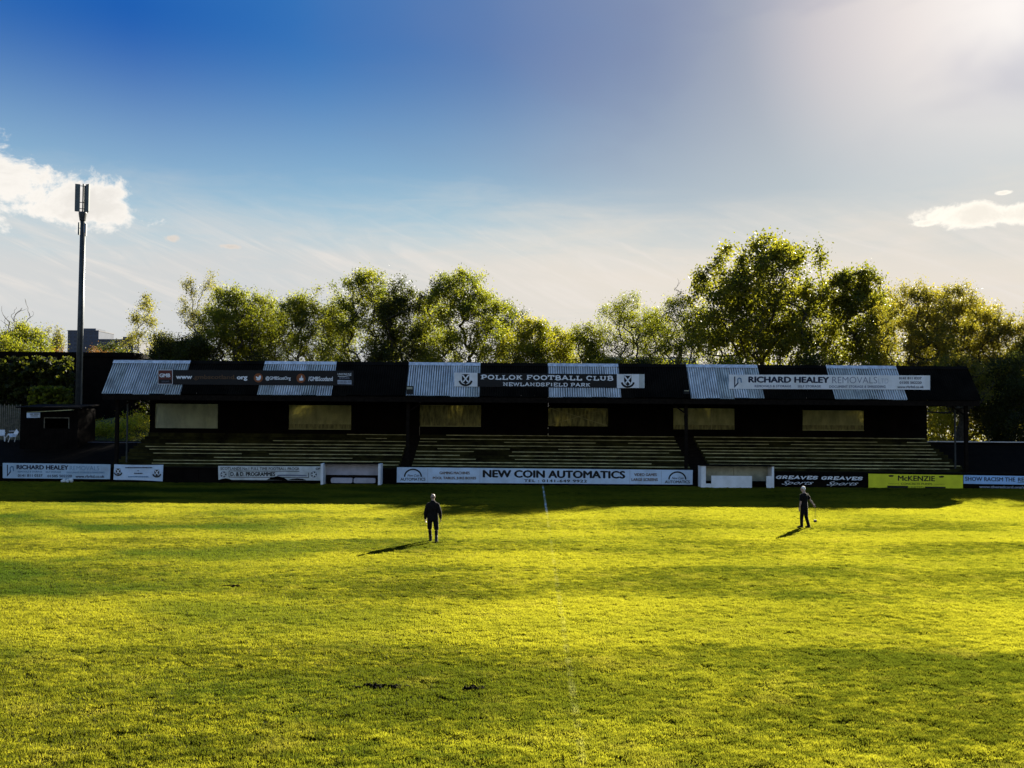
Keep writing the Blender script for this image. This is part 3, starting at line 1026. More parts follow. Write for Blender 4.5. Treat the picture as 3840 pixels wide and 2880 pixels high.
bank('terrace_bank', -70, -28.05, 2.45)
bank('terrace_bank', 32.05, 70, 2.6)
rw = thing('retaining_wall', 'dark retaining wall with sunlit pale coping beside the right end of the stand', 'wall', (38, 75, 0))
for k in range(8):
    part('wall_panel', MB().box((32.3 + 2.4 * k, 74.75, 1.5), (34.68 + 2.4 * k, 75.0, 2.86)), M['black'], rw)
    part('coping', MB().box((32.3 + 2.4 * k, 74.68, 2.862), (34.68 + 2.4 * k, 75.1, 2.93)), M['palewall'], rw)
lw = thing('low_step', 'grey concrete kerb on the dark bank by the left end of the stand', 'kerb', P(430, 1655, 74))
q0, q1 = P(315, 1660, 73.4), P(545, 1655, 73.4)
part('kerb_stone', MB().box((q0.x, 73.3, q0.z - .1), ((q0.x + q1.x) / 2 - .01, 73.75, q0.z + .06)), M['greyink'], lw)
part('kerb_stone', MB().box(((q0.x + q1.x) / 2 + .01, 73.3, q0.z - .1), (q1.x, 73.75, q0.z + .06)), M['greyink'], lw)

# ------------------------------------------------------------------ signs on the roof
SY = 67.0
RS = 'signs on the roof of the stand'


def struts(t, x0, x1, ytop, ybot, n):
    for k in range(n):
        px = x0 + (x1 - x0) * (k + .5) / n
        a, b = P(px, ytop + 8, SY), P(px, ybot - 6, SY)
        ys = EY + (a.z - EZ) / 1.195
        part('bracket', MB().bar((a.x, SY + .05, a.z), (a.x, ys, a.z), .05, .05), M['darkmetal'], t)
        part('bracket', MB().bar((b.x, SY + .05, b.z), (b.x, max(SY + .08, EY + (b.z - EZ) / 1.195), b.z), .05, .05), M['darkmetal'], t)


s1 = board('roof_sign', 'long black sign on the left of the roof reading www.gmbscotland.org', 'sign', [(592, 1387), (1326, 1390), (1326, 1446), (592, 1441)], SY, M['ink'], group=RS)
shape(s1, 'logo_panel', [(594, 1389), (646, 1389), (646, 1439.5), (594, 1439.5)], SY, M['redprint'], .005)
shape(s1, 'logo_base', [(596, 1423), (644, 1423), (644, 1438), (596, 1438)], SY, M['ink'], .009)
for a in ([(592.5, 1387.5), (647.5, 1387.5)], [(592.5, 1440.5), (647.5, 1440.5)], [(592.8, 1388), (592.8, 1440)], [(647, 1388), (647, 1440)]):
    strip(s1, 'logo_border', a, 1.6, SY, M['whiteprint'], .012)
txt(s1, 'GMB', 598, 639, 1400.5, 1415, SY, M['whiteprint'], .03).location.y -= .01
txt(s1, 'SCOTLAND', 606, 634, 1428, 1433, SY, M['greyink']).location.y -= .01
txt(s1, 'www', 660, 721, 1409.5, 1421.5, SY, M['whiteprint'], .03)
txt(s1, '.gmbscotland.', 723, 885, 1405, 1426, SY, M['dimorange'], .02, tilt=1)
txt(s1, 'org', 888, 928, 1411, 1428, SY, M['whiteprint'], .03)
txt(s1, '@GMBScotOrg', 996, 1090, 1411, 1428, SY, M['whiteprint'], .02)
txt(s1, '/GMBScotland', 1156, 1248, 1412, 1429, SY, M['whiteprint'], .02)


def disc(cx, cy, r, n=20, a0=0, a1=360):
    return [(cx + r * math.cos(R(a0 + (a1 - a0) * i / n)), cy + r * math.sin(R(a0 + (a1 - a0) * i / n))) for i in range(n)]


for (cx, cy, k) in ((969, 1417, 0), (1128.5, 1418.5, 1)):
    shape(s1, 'icon_disc', disc(cx, cy, 17), SY, M['orange'], .007)
    pl = ([(-9, -7), (-4, -3), (1, -3), (3, -8), (8, -9), (10, -5), (9, 3), (4, 9), (-4, 9), (-9, 5), (-5, 3), (-9, -1)] if k == 0 else
          [(-6, 0), (-2, -1), (1, -5), (1, -10), (4, -10), (5, -4), (4, -1), (9, -1), (9, 8), (-1, 9), (-6, 8)])
    shape(s1, 'icon_mark', [(cx + a, cy + b) for a, b in pl], SY, M['whiteprint'], .012)
txt(s1, 'UNIONLINE', 1266, 1318, 1399, 1407, SY, M['whiteprint'])
strip(s1, 'underline', [(1267, 1411), (1290, 1412), (1317, 1408)], 1.5, SY, M['whiteprint'])
txt(s1, 'SCOTLAND', 1273, 1311, 1414.5, 1420, SY, M['paleink'])
shape(s1, 'number_panel', [(1266, 1425), (1318, 1426), (1318, 1441), (1266, 1440)], SY, M['paleink'])
txt(s1, '0300 333 303', 1269, 1315, 1429, 1437, SY, M['ink']).location.y -= .01
struts(s1, 600, 1320, 1388, 1442, 6)


def crest(t, cx, cy, s, Y, lift=.008):
    sh = [(-.42, -.55), (.42, -.55), (.42, .05), (.3, .38), (0, .62), (-.3, .38), (-.42, .05)]
    shape(t, 'shield', [(cx + a * s, cy + b * s) for a, b in sh], Y, M['ink'], lift)
    strip(t, 'saltire', [(cx - .36 * s, cy - .48 * s), (cx + .27 * s, cy + .34 * s)], .15 * s, Y, M['whiteprint'], lift + .004)
    strip(t, 'saltire', [(cx + .36 * s, cy - .48 * s), (cx - .27 * s, cy + .34 * s)], .15 * s, Y, M['whiteprint'], lift + .006)
    strip(t, 'scroll', [(cx + .70 * s * math.sin(R(q)), cy + .10 * s + .62 * s * math.cos(R(q))) for q in range(-80, 81, 16)], .22 * s, Y, M['ink'], lift + .003)


s2 = board('roof_sign', 'black roof sign reading POLLOK FOOTBALL CLUB with a crest at each end', 'sign', [(1791, 1399), (2313, 1403), (2313, 1455), (1791, 1450)], SY, M['ink'], group=RS)
part('crest_panel', MB().slab([P(1703, 1449, SY - .003), P(1790.5, 1450, SY - .003), P(1790.5, 1398, SY - .003), P(1703, 1397, SY - .003)], .04), M['white'], s2)
part('crest_panel', MB().slab([P(2313.5, 1455, SY - .003), P(2397, 1455, SY - .003), P(2397, 1403, SY - .003), P(2313.5, 1403, SY - .003)], .04), M['white'], s2)
part('end_panel', MB().slab([P(2397.5, 1455, SY), P(2417, 1455, SY), P(2417, 1403, SY), P(2397.5, 1403, SY)], .04), M['dirtywhite'], s2)
crest(s2, 1746, 1421, 33, SY, .012)
crest(s2, 2354, 1427, 33, SY, .012)
fit(s2, slab_text('POLLOK FOOTBALL CLUB', .22), 1803, 2300, 1402.5, 1423.5, SY, M['whiteprint'], tilt=4.5)
fit(s2, slab_text('NEWLANDSFIELD PARK', .2), 1886, 2213, 1432, 1449, SY, M['whiteprint'], tilt=3)
struts(s2, 1710, 2410, 1400, 1450, 6)


def rh_logo(t, x, y, w, h, Y):
    strip(t, 'logo_stroke', [(x, y), (x, y + h), (x + w * .42, y + h * .68), (x + w * .48, y + h * .5)], w * .17, Y, M['navy'])
    strip(t, 'logo_stroke', [(x + w * .42, y + h * .62), (x + w * .42, y + h * .28), (x + w * .62, y + h * .15), (x + w * .85, y + h * .2), (x + w * .92, y + h * .6)], w * .16, Y, M['blueink'], .008)


s3 = board('roof_sign', 'long white sign on the right of the roof reading RICHARD HEALEY REMOVALS', 'sign', [(2733, 1404.5), (3488, 1408), (3488, 1461.5), (2733, 1458)], SY, M['white'], group=RS)
rh_logo(s3, 2755, 1412, 27, 38, SY)
txt(s3, 'RICHARD HEALEY', 2806, 3110, 1411.5, 1435, SY, M['navy'], .035, tilt=1.5)
txt(s3, 'REMOVALS', 3121, 3289, 1413, 1437, SY, M['greyink'], -.012, tilt=.5)
txt(s3, 'LTD', 3294, 3331, 1420, 1437.5, SY, M['paleink'], -.012)
txt(s3, 'REMOVALS & STORAGE', 2830, 2967, 1443.5, 1452.5, SY, M['greyink'], .03, spacing=1.1)
txt(s3, 'SELF STORAGE', 2991, 3078, 1444, 1453, SY, M['greyink'], .03, spacing=1.1)
txt(s3, 'DOCUMENT STORAGE & SHREDDING', 3110, 3321, 1445, 1454.5, SY, M['greyink'], .03, spacing=1.1)
txt(s3, '0141 811 0337', 3371, 3456, 1413.5, 1423, SY, M['navy'], .02)
txt(s3, '01505 502220', 3373, 3456, 1430, 1439.5, SY, M['navy'], .02)
txt(s3, 'www.rhrltd.co.uk', 3365, 3464, 1446, 1455.5, SY, M['navy'], .02)
struts(s3, 2740, 3480, 1405, 1458, 6)

# floodlights hung at the eaves
for (px, py, w, h, lab) in ((1537, 1463, 25, 31, 'black floodlight on the eaves above the left aisle of the terrace'), (2574, 1469, 20, 15, 'small floodlight on the eaves above the right aisle of the terrace')):
    c = P(px, py, 66.15)
    t = thing('floodlight', lab, 'floodlight', c, 'floodlights under the roof edge')
    k = 66.15 / 3600
    part('housing', MB().box((c.x - w * k / 2, 66.05, c.z - h * k / 2), (c.x + w * k / 2, 66.35, c.z + h * k / 2)), M['boots'], t)
    part('lit_top', MB().slab([(c.x - w * k * .42, 66.03, c.z + h * k * .1), (c.x + w * k * .42, 66.03, c.z + h * k * .1), (c.x + w * k * .42, 66.0, c.z + h * k * .38), (c.x - w * k * .42, 66.0, c.z + h * k * .38)], .02), M['cream'], t)  # pale slab for the light caught on the housing's upper part
    part('bracket', MB().bar((c.x, 66.36, c.z), (c.x, 66.62, c.z - .05), .05, .05), M['darkmetal'], t)

# ------------------------------------------------------------------ boards at the pitch side
BY = 64.5
BG = 'advertising boards along the far touchline'
NB = 'advertising_board'
b1 = board(NB, 'pale blue RICHARD HEALEY board at the left end of the row by the pitch', 'board', [(10, 1736), (414, 1741.5), (412, 1797), (10, 1793)], BY, M['greyblue'], group=BG)
rh_logo(b1, 28, 1743, 25, 40, BY)
txt(b1, 'RICHARD HEALEY', 62, 257, 1743, 1760, BY, M['navy'], .035, tilt=2)
txt(b1, 'REMOVALS', 262, 372, 1747, 1763, BY, M['blueink'], -.01, tilt=1)
txt(b1, 'LTD', 380, 405, 1752, 1763, BY, M['paleink'], -.01)
txt(b1, 'REMOVALS & STORAGE', 67, 158, 1765.5, 1772, BY, M['blueink'], .02)
txt(b1, 'SELF STORAGE', 171, 229, 1767, 1773, BY, M['blueink'], .02)
txt(b1, 'DOCUMENT STORAGE & SHREDDING', 250, 392, 1768.5, 1775, BY, M['blueink'], .02)
txt(b1, '0141 811 0337', 67, 160, 1778, 1788, BY, M['navy'], .02)
txt(b1, '01505 502220', 178, 270, 1780, 1790, BY, M['navy'], .02)
txt(b1, 'www.rhrltd.co.uk', 283, 392, 1781, 1792, BY, M['navy'], .02)

# cloth banner: sagging sheet
c0 = P(518, 1800, BY)
b2 = thing('banner', 'small pale blue cloth banner with two crests hung beside the left board', 'banner', c0, BG)
v, f = [], []
nx, nz = 16, 6
for j in range(nz + 1):
    for i in range(nx + 1):
        u, w = i / nx, j / nz
        px = 428 + (613 - 428) * u + (-3 * w if u > .5 else -3 * w)
        py = 1741 + 2 * u + (1799 + 4 * u - 1741) * w + 3.0 * math.sin(math.pi * u) * (w - .5) * -1
        q = P(px, py, BY)
        v.append((q.x, BY + .025 * math.sin(u * 17 + w * 2) * .5, q.z))
for j in range(nz):
    for i in range(nx):
        a = j * (nx + 1) + i
        f.append((a, a + 1, a + nx + 2, a + nx + 1))
mesh_obj('cloth', v, f, M['bluewhite'], b2, True)
crest(b2, 443, 1768, 20, BY - .03)
crest(b2, 588, 1773, 21, BY - .03)
for (a, b, y) in ((470, 571, 1753.5), (516, 521, 1765), (503, 534, 1775), (481, 556, 1787.5)):
    rr = random.Random(y)
    x = a
    while x < b:
        w = rr.uniform(2, 7)
        strip(b2, 'print', [(x, y), (min(b, x + w), y + .1)], 4.0, BY - .025, M['blueink'] if y > 1780 else M['navy'])
        x += w + 1.2

b3 = board(NB, 'weathered grey white D. & D. PROGRAMMES board left of the first dugout', 'board', [(818, 1747), (1205, 1749), (1204, 1802), (819, 1799)], BY, M['dirtywhite'], group=BG)
txt(b3, 'SCOTLANDS No.1 FULL TIME FOOTBALL PROGR', 827, 1123, 1751.5, 1762.5, BY, M['ink'], .01, tilt=1)
txt(b3, 'OP', 1184, 1201, 1753.5, 1762, BY, M['ink'], .02)
for a in ([(858, 1766), (1123, 1767.5)], [(858, 1789), (1158, 1791)], [(859, 1766), (859, 1789)], [(1157, 1772), (1157, 1791)]):
    strip(b3, 'border', a, 2.2, BY, M['ink'])
txt(b3, 'D. & D. PROGRAMMES', 864, 1032, 1769.5, 1785.5, BY, M['ink'], .035, tilt=.5)
for cx in (838, 1177):
    strip(b3, 'football_mark', disc(cx, 1779, 11, 14) + [(cx + 11, 1779)], 1.6, BY, M['greyink'])
    for k in range(5):
        shape(b3, 'football_patch', disc(cx + 8 * math.cos(k * 1.257), 1779 + 8 * math.sin(k * 1.257), 3, 5), BY, M['ink'], .01)
for (x0, x1, h) in ((822, 870, 6), (1000, 1080, 14), (1080, 1150, 6)):
    shape(b3, 'rust_patch', [(x0, 1799.5), (x0 + (x1 - x0) * .2, 1799 - h * .6), (x0 + (x1 - x0) * .5, 1799.5 - h), (x0 + (x1 - x0) * .8, 1800 - h * .7), (x1, 1801)], BY, M['soil'], .011)
strip(b3, 'print', [(1040, 1783), (1080, 1782), (1150, 1784)], 5, BY, M['greyink'])

b4 = board(NB, 'very long pale blue NEW COIN AUTOMATICS board in the middle of the row', 'board', [(1488.5, 1752), (2598, 1763), (2597, 1817.5), (1488, 1809)], BY, M['bluewhite'], group=BG)
for (cx, y0, yb) in ((1548.5, 1760, 1788), (2540, 1770, 1798)):
    strip(b4, 'logo_arch', [(cx + 31.5 * math.cos(R(a)), yb - (yb - y0) * math.sin(R(a))) for a in range(180, -1, -15)], 5.5, BY, M['ink'])
    txt(b4, 'New Coin', cx - 21, cx + 24, yb - 10, yb - .5, BY, M['navy'], .01, .35)
    txt(b4, 'AUTOMATICS', cx - 47, cx + 47, yb + 3.5, yb + 14.5, BY, M['ink'], .02)
txt(b4, 'GAMING MACHINES', 1648, 1762, 1768, 1778.5, BY, M['brownink'], .03, tilt=.5)
txt(b4, 'POOL TABLES, JUKE BOXES', 1623, 1786, 1787.5, 1800, BY, M['brownink'], .03, tilt=.5)
txt(b4, 'NEW COIN AUTOMATICS', 1810, 2345, 1761.5, 1790.5, BY, M['ink'], .034, tilt=4.5)
txt(b4, 'TEL : 0141-649 9922', 1965, 2201, 1797, 1807.5, BY, M['ink'], .022, tilt=2, spacing=1.15)
txt(b4, 'VIDEO GAMES', 2378, 2463, 1774.5, 1785.5, BY, M['brownink'], .03)
txt(b4, 'LARGE SCREENS', 2368, 2467, 1793, 1804, BY, M['brownink'], .03)

for px in (1604, 1800, 1980, 2160, 2362, 2480):
    strip(b4, 'panel_joint', [(px, 1754.5 + (px - 1488) * .0098), (px - .4, 1809 + (px - 1488) * .0076)], 1.4, BY, M['paleink'], .004)
b5 = board(NB, 'black board with GREAVES Sports lettered twice in white', 'board', [(2902, 1771), (3250, 1776), (3250, 1830), (2902, 1826)], BY, M['black'], group=BG)
fit(b5, slab_text('GREAVES', .27, .18), 2910, 3068, 1781, 1798, BY, M['whiteprint'], tilt=2)
fit(b5, slab_text('GREAVES', .27, .18), 3080, 3236, 1784, 1801, BY, M['whiteprint'], tilt=2)
txt(b5, 'Sports', 2931, 3051, 1803, 1821, BY, M['whiteprint'], -.005, .6, tilt=0)
txt(b5, 'Sports', 3100, 3219, 1806, 1824, BY, M['whiteprint'], -.005, .6, tilt=0)

b6 = board(NB, 'bright yellow McKENZIE board with black lettering', 'board', [(3256.5, 1776.5), (3611, 1782), (3611, 1836), (3257, 1830)], BY, M['yellow'], group=BG)
txt(b6, 'McKENZIE', 3367, 3506, 1783, 1803, BY, M['ink'], .02, tilt=2)
txt(b6, 'CONCRETE PUMPS', 3378, 3496, 1810, 1818, BY, M['olive'], .03, tilt=1)
txt(b6, 'LIMITED', 3407, 3464, 1823.5, 1831.5, BY, M['olive'], .03)
txt(b6, 'CONCRETE', 3331, 3371, 1812, 1816, BY, M['olive'])
txt(b6, 'CONCRETE', 3502, 3542, 1814, 1818, BY, M['olive'])
shape(b6, 'print_block', [(3327, 1821), (3405, 1822), (3405, 1832.5), (3327, 1831)], BY, M['ink'])
shape(b6, 'print_block', [(3468, 1824.5), (3546, 1825.5), (3546, 1835), (3468, 1834)], BY, M['ink'])
for x, y in ((3331, 1783), (3520, 1786)):
    shape(b6, 'pump_mark', [(x, y), (x + 10, y - 2), (x + 20, y - 1), (x + 19, y + 3), (x + 16, y + 5), (x + 3, y + 5)], BY, M['ink'])

b7 = board(NB, 'pale blue and black board reading SHOW RACISM THE RED CARD at the right edge', 'board', [(3614, 1781.5), (3945, 1787), (3945, 1819), (3614, 1814)], BY, M['midblue'], group=BG)
part('lower_panel', MB().slab([P(3614, 1846, BY), P(3945, 1850, BY), P(3945, 1819.4, BY), P(3614, 1814.4, BY)], .04), M['black'], b7)
txt(b7, 'SHOW RACISM THE', 3619, 3807, 1787.5, 1803, BY, M['navy'], .015, tilt=3)
txt(b7, 'RED CARD', 3817, 3925, 1790.5, 1806, BY, M['navy'], .015, tilt=1)
strip(b7, 'underline', [(3816, 1810), (3925, 1812)], 1.8, BY, M['ink'])
txt(b7, 'www.theredcard.org/scotland', 3672, 3897, 1820, 1833, BY, M['paleink'], .01, tilt=3)

# ------------------------------------------------------------------ dugouts
def dug(px):  # picture x to world x on the dugout front
    return P(px, 1790, 64.2).x


d1 = thing('dugout', 'open white dugout with two pale bench backs left of the longest board', 'dugout', (dug(1321), 64.2, 0), 'team dugouts on the touchline')
xa, xb = dug(1210), dug(1432)
zt = P(1215, 1737, 64.2).z
part('side_panel', MB().box((xa, 63.5, 0.02), (xa + .16, 64.6, zt)), M['white'], d1)
part('side_panel', MB().box((xb - .16, 63.5, 0.02), (xb, 64.6, zt)), M['white'], d1)
part('roof_panel', MB().box((xa + .17, 63.9, zt - .03), (xb - .17, 64.62, zt + .03)), M['black'], d1)
part('back_panel', MB().box((xa + .17, 64.5, .62), (xb - .17, 64.6, zt - .035)), M['lilac'], d1)
part('kick_board', MB().box((xa + .17, 64.45, .05), (xb - .17, 64.6, .6)), M['wood'], d1)


def cushion(x0, x1, z0, z1, y0, y1, r=.09):
    mb = MB()
    pr = []
    for cx, cz, a0 in ((x1 - r, z0 + r, -90), (x1 - r, z1 - r, 0), (x0 + r, z1 - r, 90), (x0 + r, z0 + r, 180)):
        for k in range(4):
            a = R(a0 + 30 * k)
            pr.append((cx + r * math.cos(a), cz + r * math.sin(a)))
    n = len(pr)
    mb.add([(x, y0, z) for x, z in pr] + [(x, y1, z) for x, z in pr], [tuple(reversed(range(n))), tuple(range(n, 2 * n))] + [(i, (i + 1) % n, n + (i + 1) % n, n + i) for i in range(n)])
    return mb


for a, b in ((1242, 1322), (1327, 1408)):
    part('bench', cushion(dug(a), dug(b), P(1300, 1811, 64.2).z, P(1300, 1792, 64.2).z, 64.1, 64.42), M['lilac'], d1)

d2 = thing('dugout', 'open white dugout with a low white front wall right of the longest board', 'dugout', (dug(2755), 64.2, 0), 'team dugouts on the touchline')
zt = P(2625, 1745, 64.2).z
zb = 0.02
part('side_panel', MB().box((dug(2622), 63.5, zb), (dug(2639), 64.6, zt)), M['white'], d2)
part('side_panel', MB().box((dug(2884), 63.5, zb), (dug(2892), 64.6, zt)), M['white'], d2)
part('roof_panel', MB().box((dug(2618), 63.45, zt + .003), (dug(2892), 64.65, zt + .06)), M['black'], d2)
part('back_panel', MB().box((dug(2640), 64.5, .42), (dug(2755), 64.6, zt - .01)), M['cream'], d2)
part('back_panel', MB().box((dug(2757), 64.495, .42), (dug(2883), 64.6, zt - .01)), M['cream'], d2)
part('kick_board', MB().box((dug(2640), 64.45, .05), (dug(2883), 64.6, .41)), M['wood'], d2)
zl = P(2735, 1784, 63.6).z
part('front_wall', MB().box((dug(2660), 63.5, .02), (dug(2810), 63.6, zl)), M['white'], d2)
part('front_wall', MB().box((dug(2639.5), 63.5, .02), (dug(2659.5), 63.6, zl * .36)), M['white'], d2)
part('front_wall', MB().box((dug(2864), 63.5, .02), (dug(2883.5), 63.6, zl)), M['white'], d2)
part('bench', MB().box((dug(2645), 64.05, .36), (dug(2880), 64.4, .42)), M['wood'], d2)

# crumpled white bag by the left board
bg = P(254, 1812, 64.0)
mb = MB()
rr = random.Random(4)
for k in range(6):
    mb.ball((bg.x - .3 + .12 * k, 63.9 + rr.uniform(-.05, .05), .13 + rr.uniform(-.03, .07)), (rr.uniform(.08, .14), .1, rr.uniform(.09, .16)), 7, 5)
bo = mesh_obj('crumpled_bag', mb.v, mb.f, M['dirtywhite'])
tag(bo, 'crumpled pale plastic bag on the grass under the left board', 'bag')

# ------------------------------------------------------------------ left of the stand
HY = 71.6
hx0, hx1 = P(75, 1600, HY).x, P(292, 1600, HY).x
hz0, hz1 = 1.9, P(180, 1531, HY).z
hut = thing('kiosk_hut', 'small black wooden hut with a framed hatch below the phone mast', 'hut', ((hx0 + hx1) / 2, HY, hz0))
n = 12
hatch = (P(168, 1568, HY), P(258, 1607, HY))
for k in range(n):
    a, b = hx0 + (hx1 - hx0) * k / n, hx0 + (hx1 - hx0) * (k + 1) / n
    if hatch[0].x < (a + b) / 2 < hatch[1].x:
        part('board', MB().box((a + .005, HY - .003 * (k % 2), hz0), (b - .005, HY + .06, hatch[1].z)), M['black'], hut)
        part('board', MB().box((a + .005, HY - .003 * (k % 2), hatch[0].z), (b - .005, HY + .06, hz1)), M['black'], hut)
    else:
        part('board', MB().box((a + .005, HY - .003 * (k % 2), hz0), (b - .005, HY + .06, hz1)), M['black'], hut)
part('side_wall', MB().box((hx0, HY + .065, hz0), (hx0 + .06, HY + 3, hz1)), M['black'], hut)
part('side_wall', MB().box((hx1 - .06, HY + .065, hz0), (hx1, HY + 3, hz1)), M['black'], hut)
part('back_wall', MB().box((hx0 + .07, HY + 2.94, hz0), (hx1 - .07, HY + 3, hz1)), M['black'], hut)
part('roof', MB().add([(hx0 - .2, HY - .3, hz1 + .01), (hx1 + .2, HY - .3, hz1 + .01), (hx1 + .2, HY + 3.2, hz1 + .25), (hx0 - .2, HY + 3.2, hz1 + .25), (hx0 - .2, HY - .3, hz1 + .09), (hx1 + .2, HY - .3, hz1 + .09), (hx1 + .2, HY + 3.2, hz1 + .33), (hx0 - .2, HY + 3.2, hz1 + .33)], [(0, 3, 2, 1), (4, 5, 6, 7), (0, 1, 5, 4), (1, 2, 6, 5), (2, 3, 7, 6), (3, 0, 4, 7)]), M['black'], hut)
fr = MB()
a, b = hatch
fr.box((a.x - .04, HY - .05, a.z), (b.x + .04, HY - .008, a.z + .06)).box((a.x - .04, HY - .05, b.z), (a.x + .02, HY - .008, a.z - .002)).box((b.x - .02, HY - .05, b.z), (b.x + .04, HY - .008, a.z - .002))
part('hatch_frame', fr, M['dulltimber'], hut)
part('awning', MB().bar(P(105, 1546, HY - .4), P(275, 1537, HY - .4), .05, .3), M['nosing'], hut)
hs = board('hut_sign', 'small pale notice on the front of the black hut', 'sign', [(100, 1548), (150, 1547), (150, 1566), (100, 1567)], HY - .06, M['bluewhite'])
for a, b, y in ((112, 124, 1553), (128, 145, 1553), (114, 142, 1560)):
    strip(hs, 'print', [(a, y), (b, y)], 3.5, HY - .06, M['greyink'])

# phone mast
MY = 77.0
mb0 = P(295, 1520, MY)
mast = thing('phone_mast', 'tall slim phone mast with panel antennas standing left of the stand', 'mast', (mb0.x, MY, 2.4))
ztop = P(310, 800, MY).z
k = MY / 3600
part('pole', MB().tube((mb0.x, MY, 2.2), (mb0.x, MY, ztop - .6), 13 * k, 8.5 * k, 16), M['darkmetal'], mast, True)
part('feeder_pipe', MB().tube((mb0.x + 12 * k, MY - .12, 4.9), (mb0.x + 10 * k, MY - .1, ztop - .8), 3.2 * k, 3.0 * k, 8), M['metal'], mast, True)
part('feeder_pipe', MB().tube((mb0.x + 11 * k, MY - .3, 8.0), (mb0.x + 12 * k, MY - .2, ztop - 1.6), 2.0 * k, 2.0 * k, 8), M['darkmetal'], mast, True)
hd = MB().tube((mb0.x, MY, ztop - .6), (mb0.x, MY, ztop), 11 * k, 15 * k, 14).tube((mb0.x, MY, ztop), (mb0.x, MY, ztop + .1), 15 * k, 14 * k, 14)
part('headframe', hd, M['darkmetal'], mast)
za = P(310, 690, MY).z
part('spine', MB().tube((mb0.x, MY, ztop), (mb0.x, MY, za), 3.2 * k, 3.0 * k, 10), M['darkmetal'], mast)
cx = mb0.x
for (dx, dy, rot) in ((-18, -.18, .5), (20, -.15, -.5), (4, .42, 0)):
    x = cx + dx * k
    y = MY + dy
    w = .19
    mb = MB()
    pr = [(-w, -.05), (w, -.05), (w * .8, .09), (-w * .8, .09)]
    c, s_ = math.cos(rot), math.sin(rot)
    pr = [(x + a * c - b * s_, y + a * s_ + b * c) for a, b in pr]
    z0, z1 = ztop + .12, za - .05
    mb.add([(a, b, z0) for a, b in pr] + [(a, b, z1) for a, b in pr], [(3, 2, 1, 0), (4, 5, 6, 7)] + [(i, (i + 1) % 4, 4 + (i + 1) % 4, 4 + i) for i in range(4)])
    an = part('antenna', mb, M['antenna'], mast)
    arm = MB()
    for zz in (z0 + .25, (z0 + z1) / 2 - .35, z1 - .12):
        arm.bar((cx, MY, zz), (x, y + .06, zz), .05, .05)
    part('arm', arm, M['darkmetal'], an)
for dx, dz in ((-13, 0), (13, -.1)):
    part('remote_unit', MB().box((cx + (dx - 2.2) * k, MY - .1, ztop - 1.75 + dz), (cx + (dx + 2.2) * k, MY + .08, ztop - .75 + dz)), M['antenna'], mast)
    part('standoff', MB().bar((cx, MY, ztop - 1.2 + dz), (cx + dx * k, MY, ztop - 1.2 + dz), .04, .04), M['darkmetal'], mast)

# palisade fence and chairs
fy = 76.0
fence = thing('palisade_fence', 'pale upright palisade fence at the left edge beside the hut', 'fence', P(30, 1600, fy))
for i in range(14):
    px = -20 + 7.4 * i
    c = P(px, 1520, fy)
    h = c.z + (.1 if i % 2 else 0)
    w = .05
    mb = MB()
    mb.add([(c.x - w, fy, 2.2), (c.x + w, fy, 2.2), (c.x + w, fy, h - .1), (c.x, fy, h), (c.x - w, fy, h - .1), (c.x - w, fy + .03, 2.2), (c.x + w, fy + .03, 2.2), (c.x + w, fy + .03, h - .1), (c.x, fy + .03, h), (c.x - w, fy + .03, h - .1)],
           [(0, 1, 2, 3, 4), (9, 8, 7, 6, 5)] + [(j, 5 + j, 5 + (j + 1) % 5, (j + 1) % 5) for j in range(5)])
    part('pale', mb, M['dulltimber'], fence)
for py in (1538, 1578):
    a, b = P(-25, py, fy + .06), P(80, py, fy + .06)
    part('rail', MB().bar(a, b, .05, .06), M['wood'], fence)
for i, (px, rot, lab) in enumerate(((5, .4, 'white plastic chair at the left edge in front of the palisade fence'), (38, -.6, 'white plastic chair tipped against the black hut'))):
    c = P(px, 1648, 73.2)
    t = thing('plastic_chair', lab, 'chair', (c.x, 73.2, 2.42), 'plastic chairs by the hut', rot)
    OFF[t.name] = Vector((0, 0, 0))
    part('seat', MB().box((-.22, -.22, .42), (.22, .22, .46)), M['white'], t)
    part('backrest', MB().slab([(-.22, .2, .48), (.22, .2, .48), (.20, .28, .88), (-.20, .28, .88)], .03), M['white'], t)
    for sx in (-1, 1):
        for sy in (-1, 1):
            part('leg', MB().bar((sx * .24, sy * .24, 0), (sx * .2, sy * .2, .42), .05, .05), M['white'], t)
    for sx in (-1, 1):
        part('armrest', MB().bar((sx * .25, -.2, .66), (sx * .25, .24, .66), .05, .03), M['white'], t)
    if i:
        t.rotation_euler = (0, R(35), -.6)
        t.location.z += .1

# ------------------------------------------------------------------ buildings beyond
def far_box(name, label, cat, x0, x1, y0, y1, ztop, wall, roof, Y, win=None, zbase=0, depth=20, rows=0, cols=0, wm='towerpane', cap=None):
    a, b = P(x0, y1, Y), P(x1, y1, Y)
    zt = P((x0 + x1) / 2, y0, Y).z
    t = thing(name, label, cat, ((a.x + b.x) / 2, Y, zbase))
    part('wall', MB().box((a.x, Y, zbase), (b.x, Y + depth, zt)), M[wall], t)
    o = .01 * (b.x - a.x)
    part('roof', MB().box((a.x - o, Y - o, zt + .01), (b.x + o, Y + depth + o, zt + .012 * (b.x - a.x) + .25)), M[roof], t)
    for r in range(rows):
        for c in range(cols):
            cw = (b.x - a.x) / cols
            fh = (zt - P((x0 + x1) / 2, y1, Y).z) / rows
            wx = a.x + cw * (c + .5)
            wz = zt - fh * (r + .55)
            part('window', MB().box((wx - cw * .28, Y - .06, wz - fh * .25), (wx + cw * .28, Y - .01, wz + fh * .25)), M[wm], t)
    return t, a, b, zt


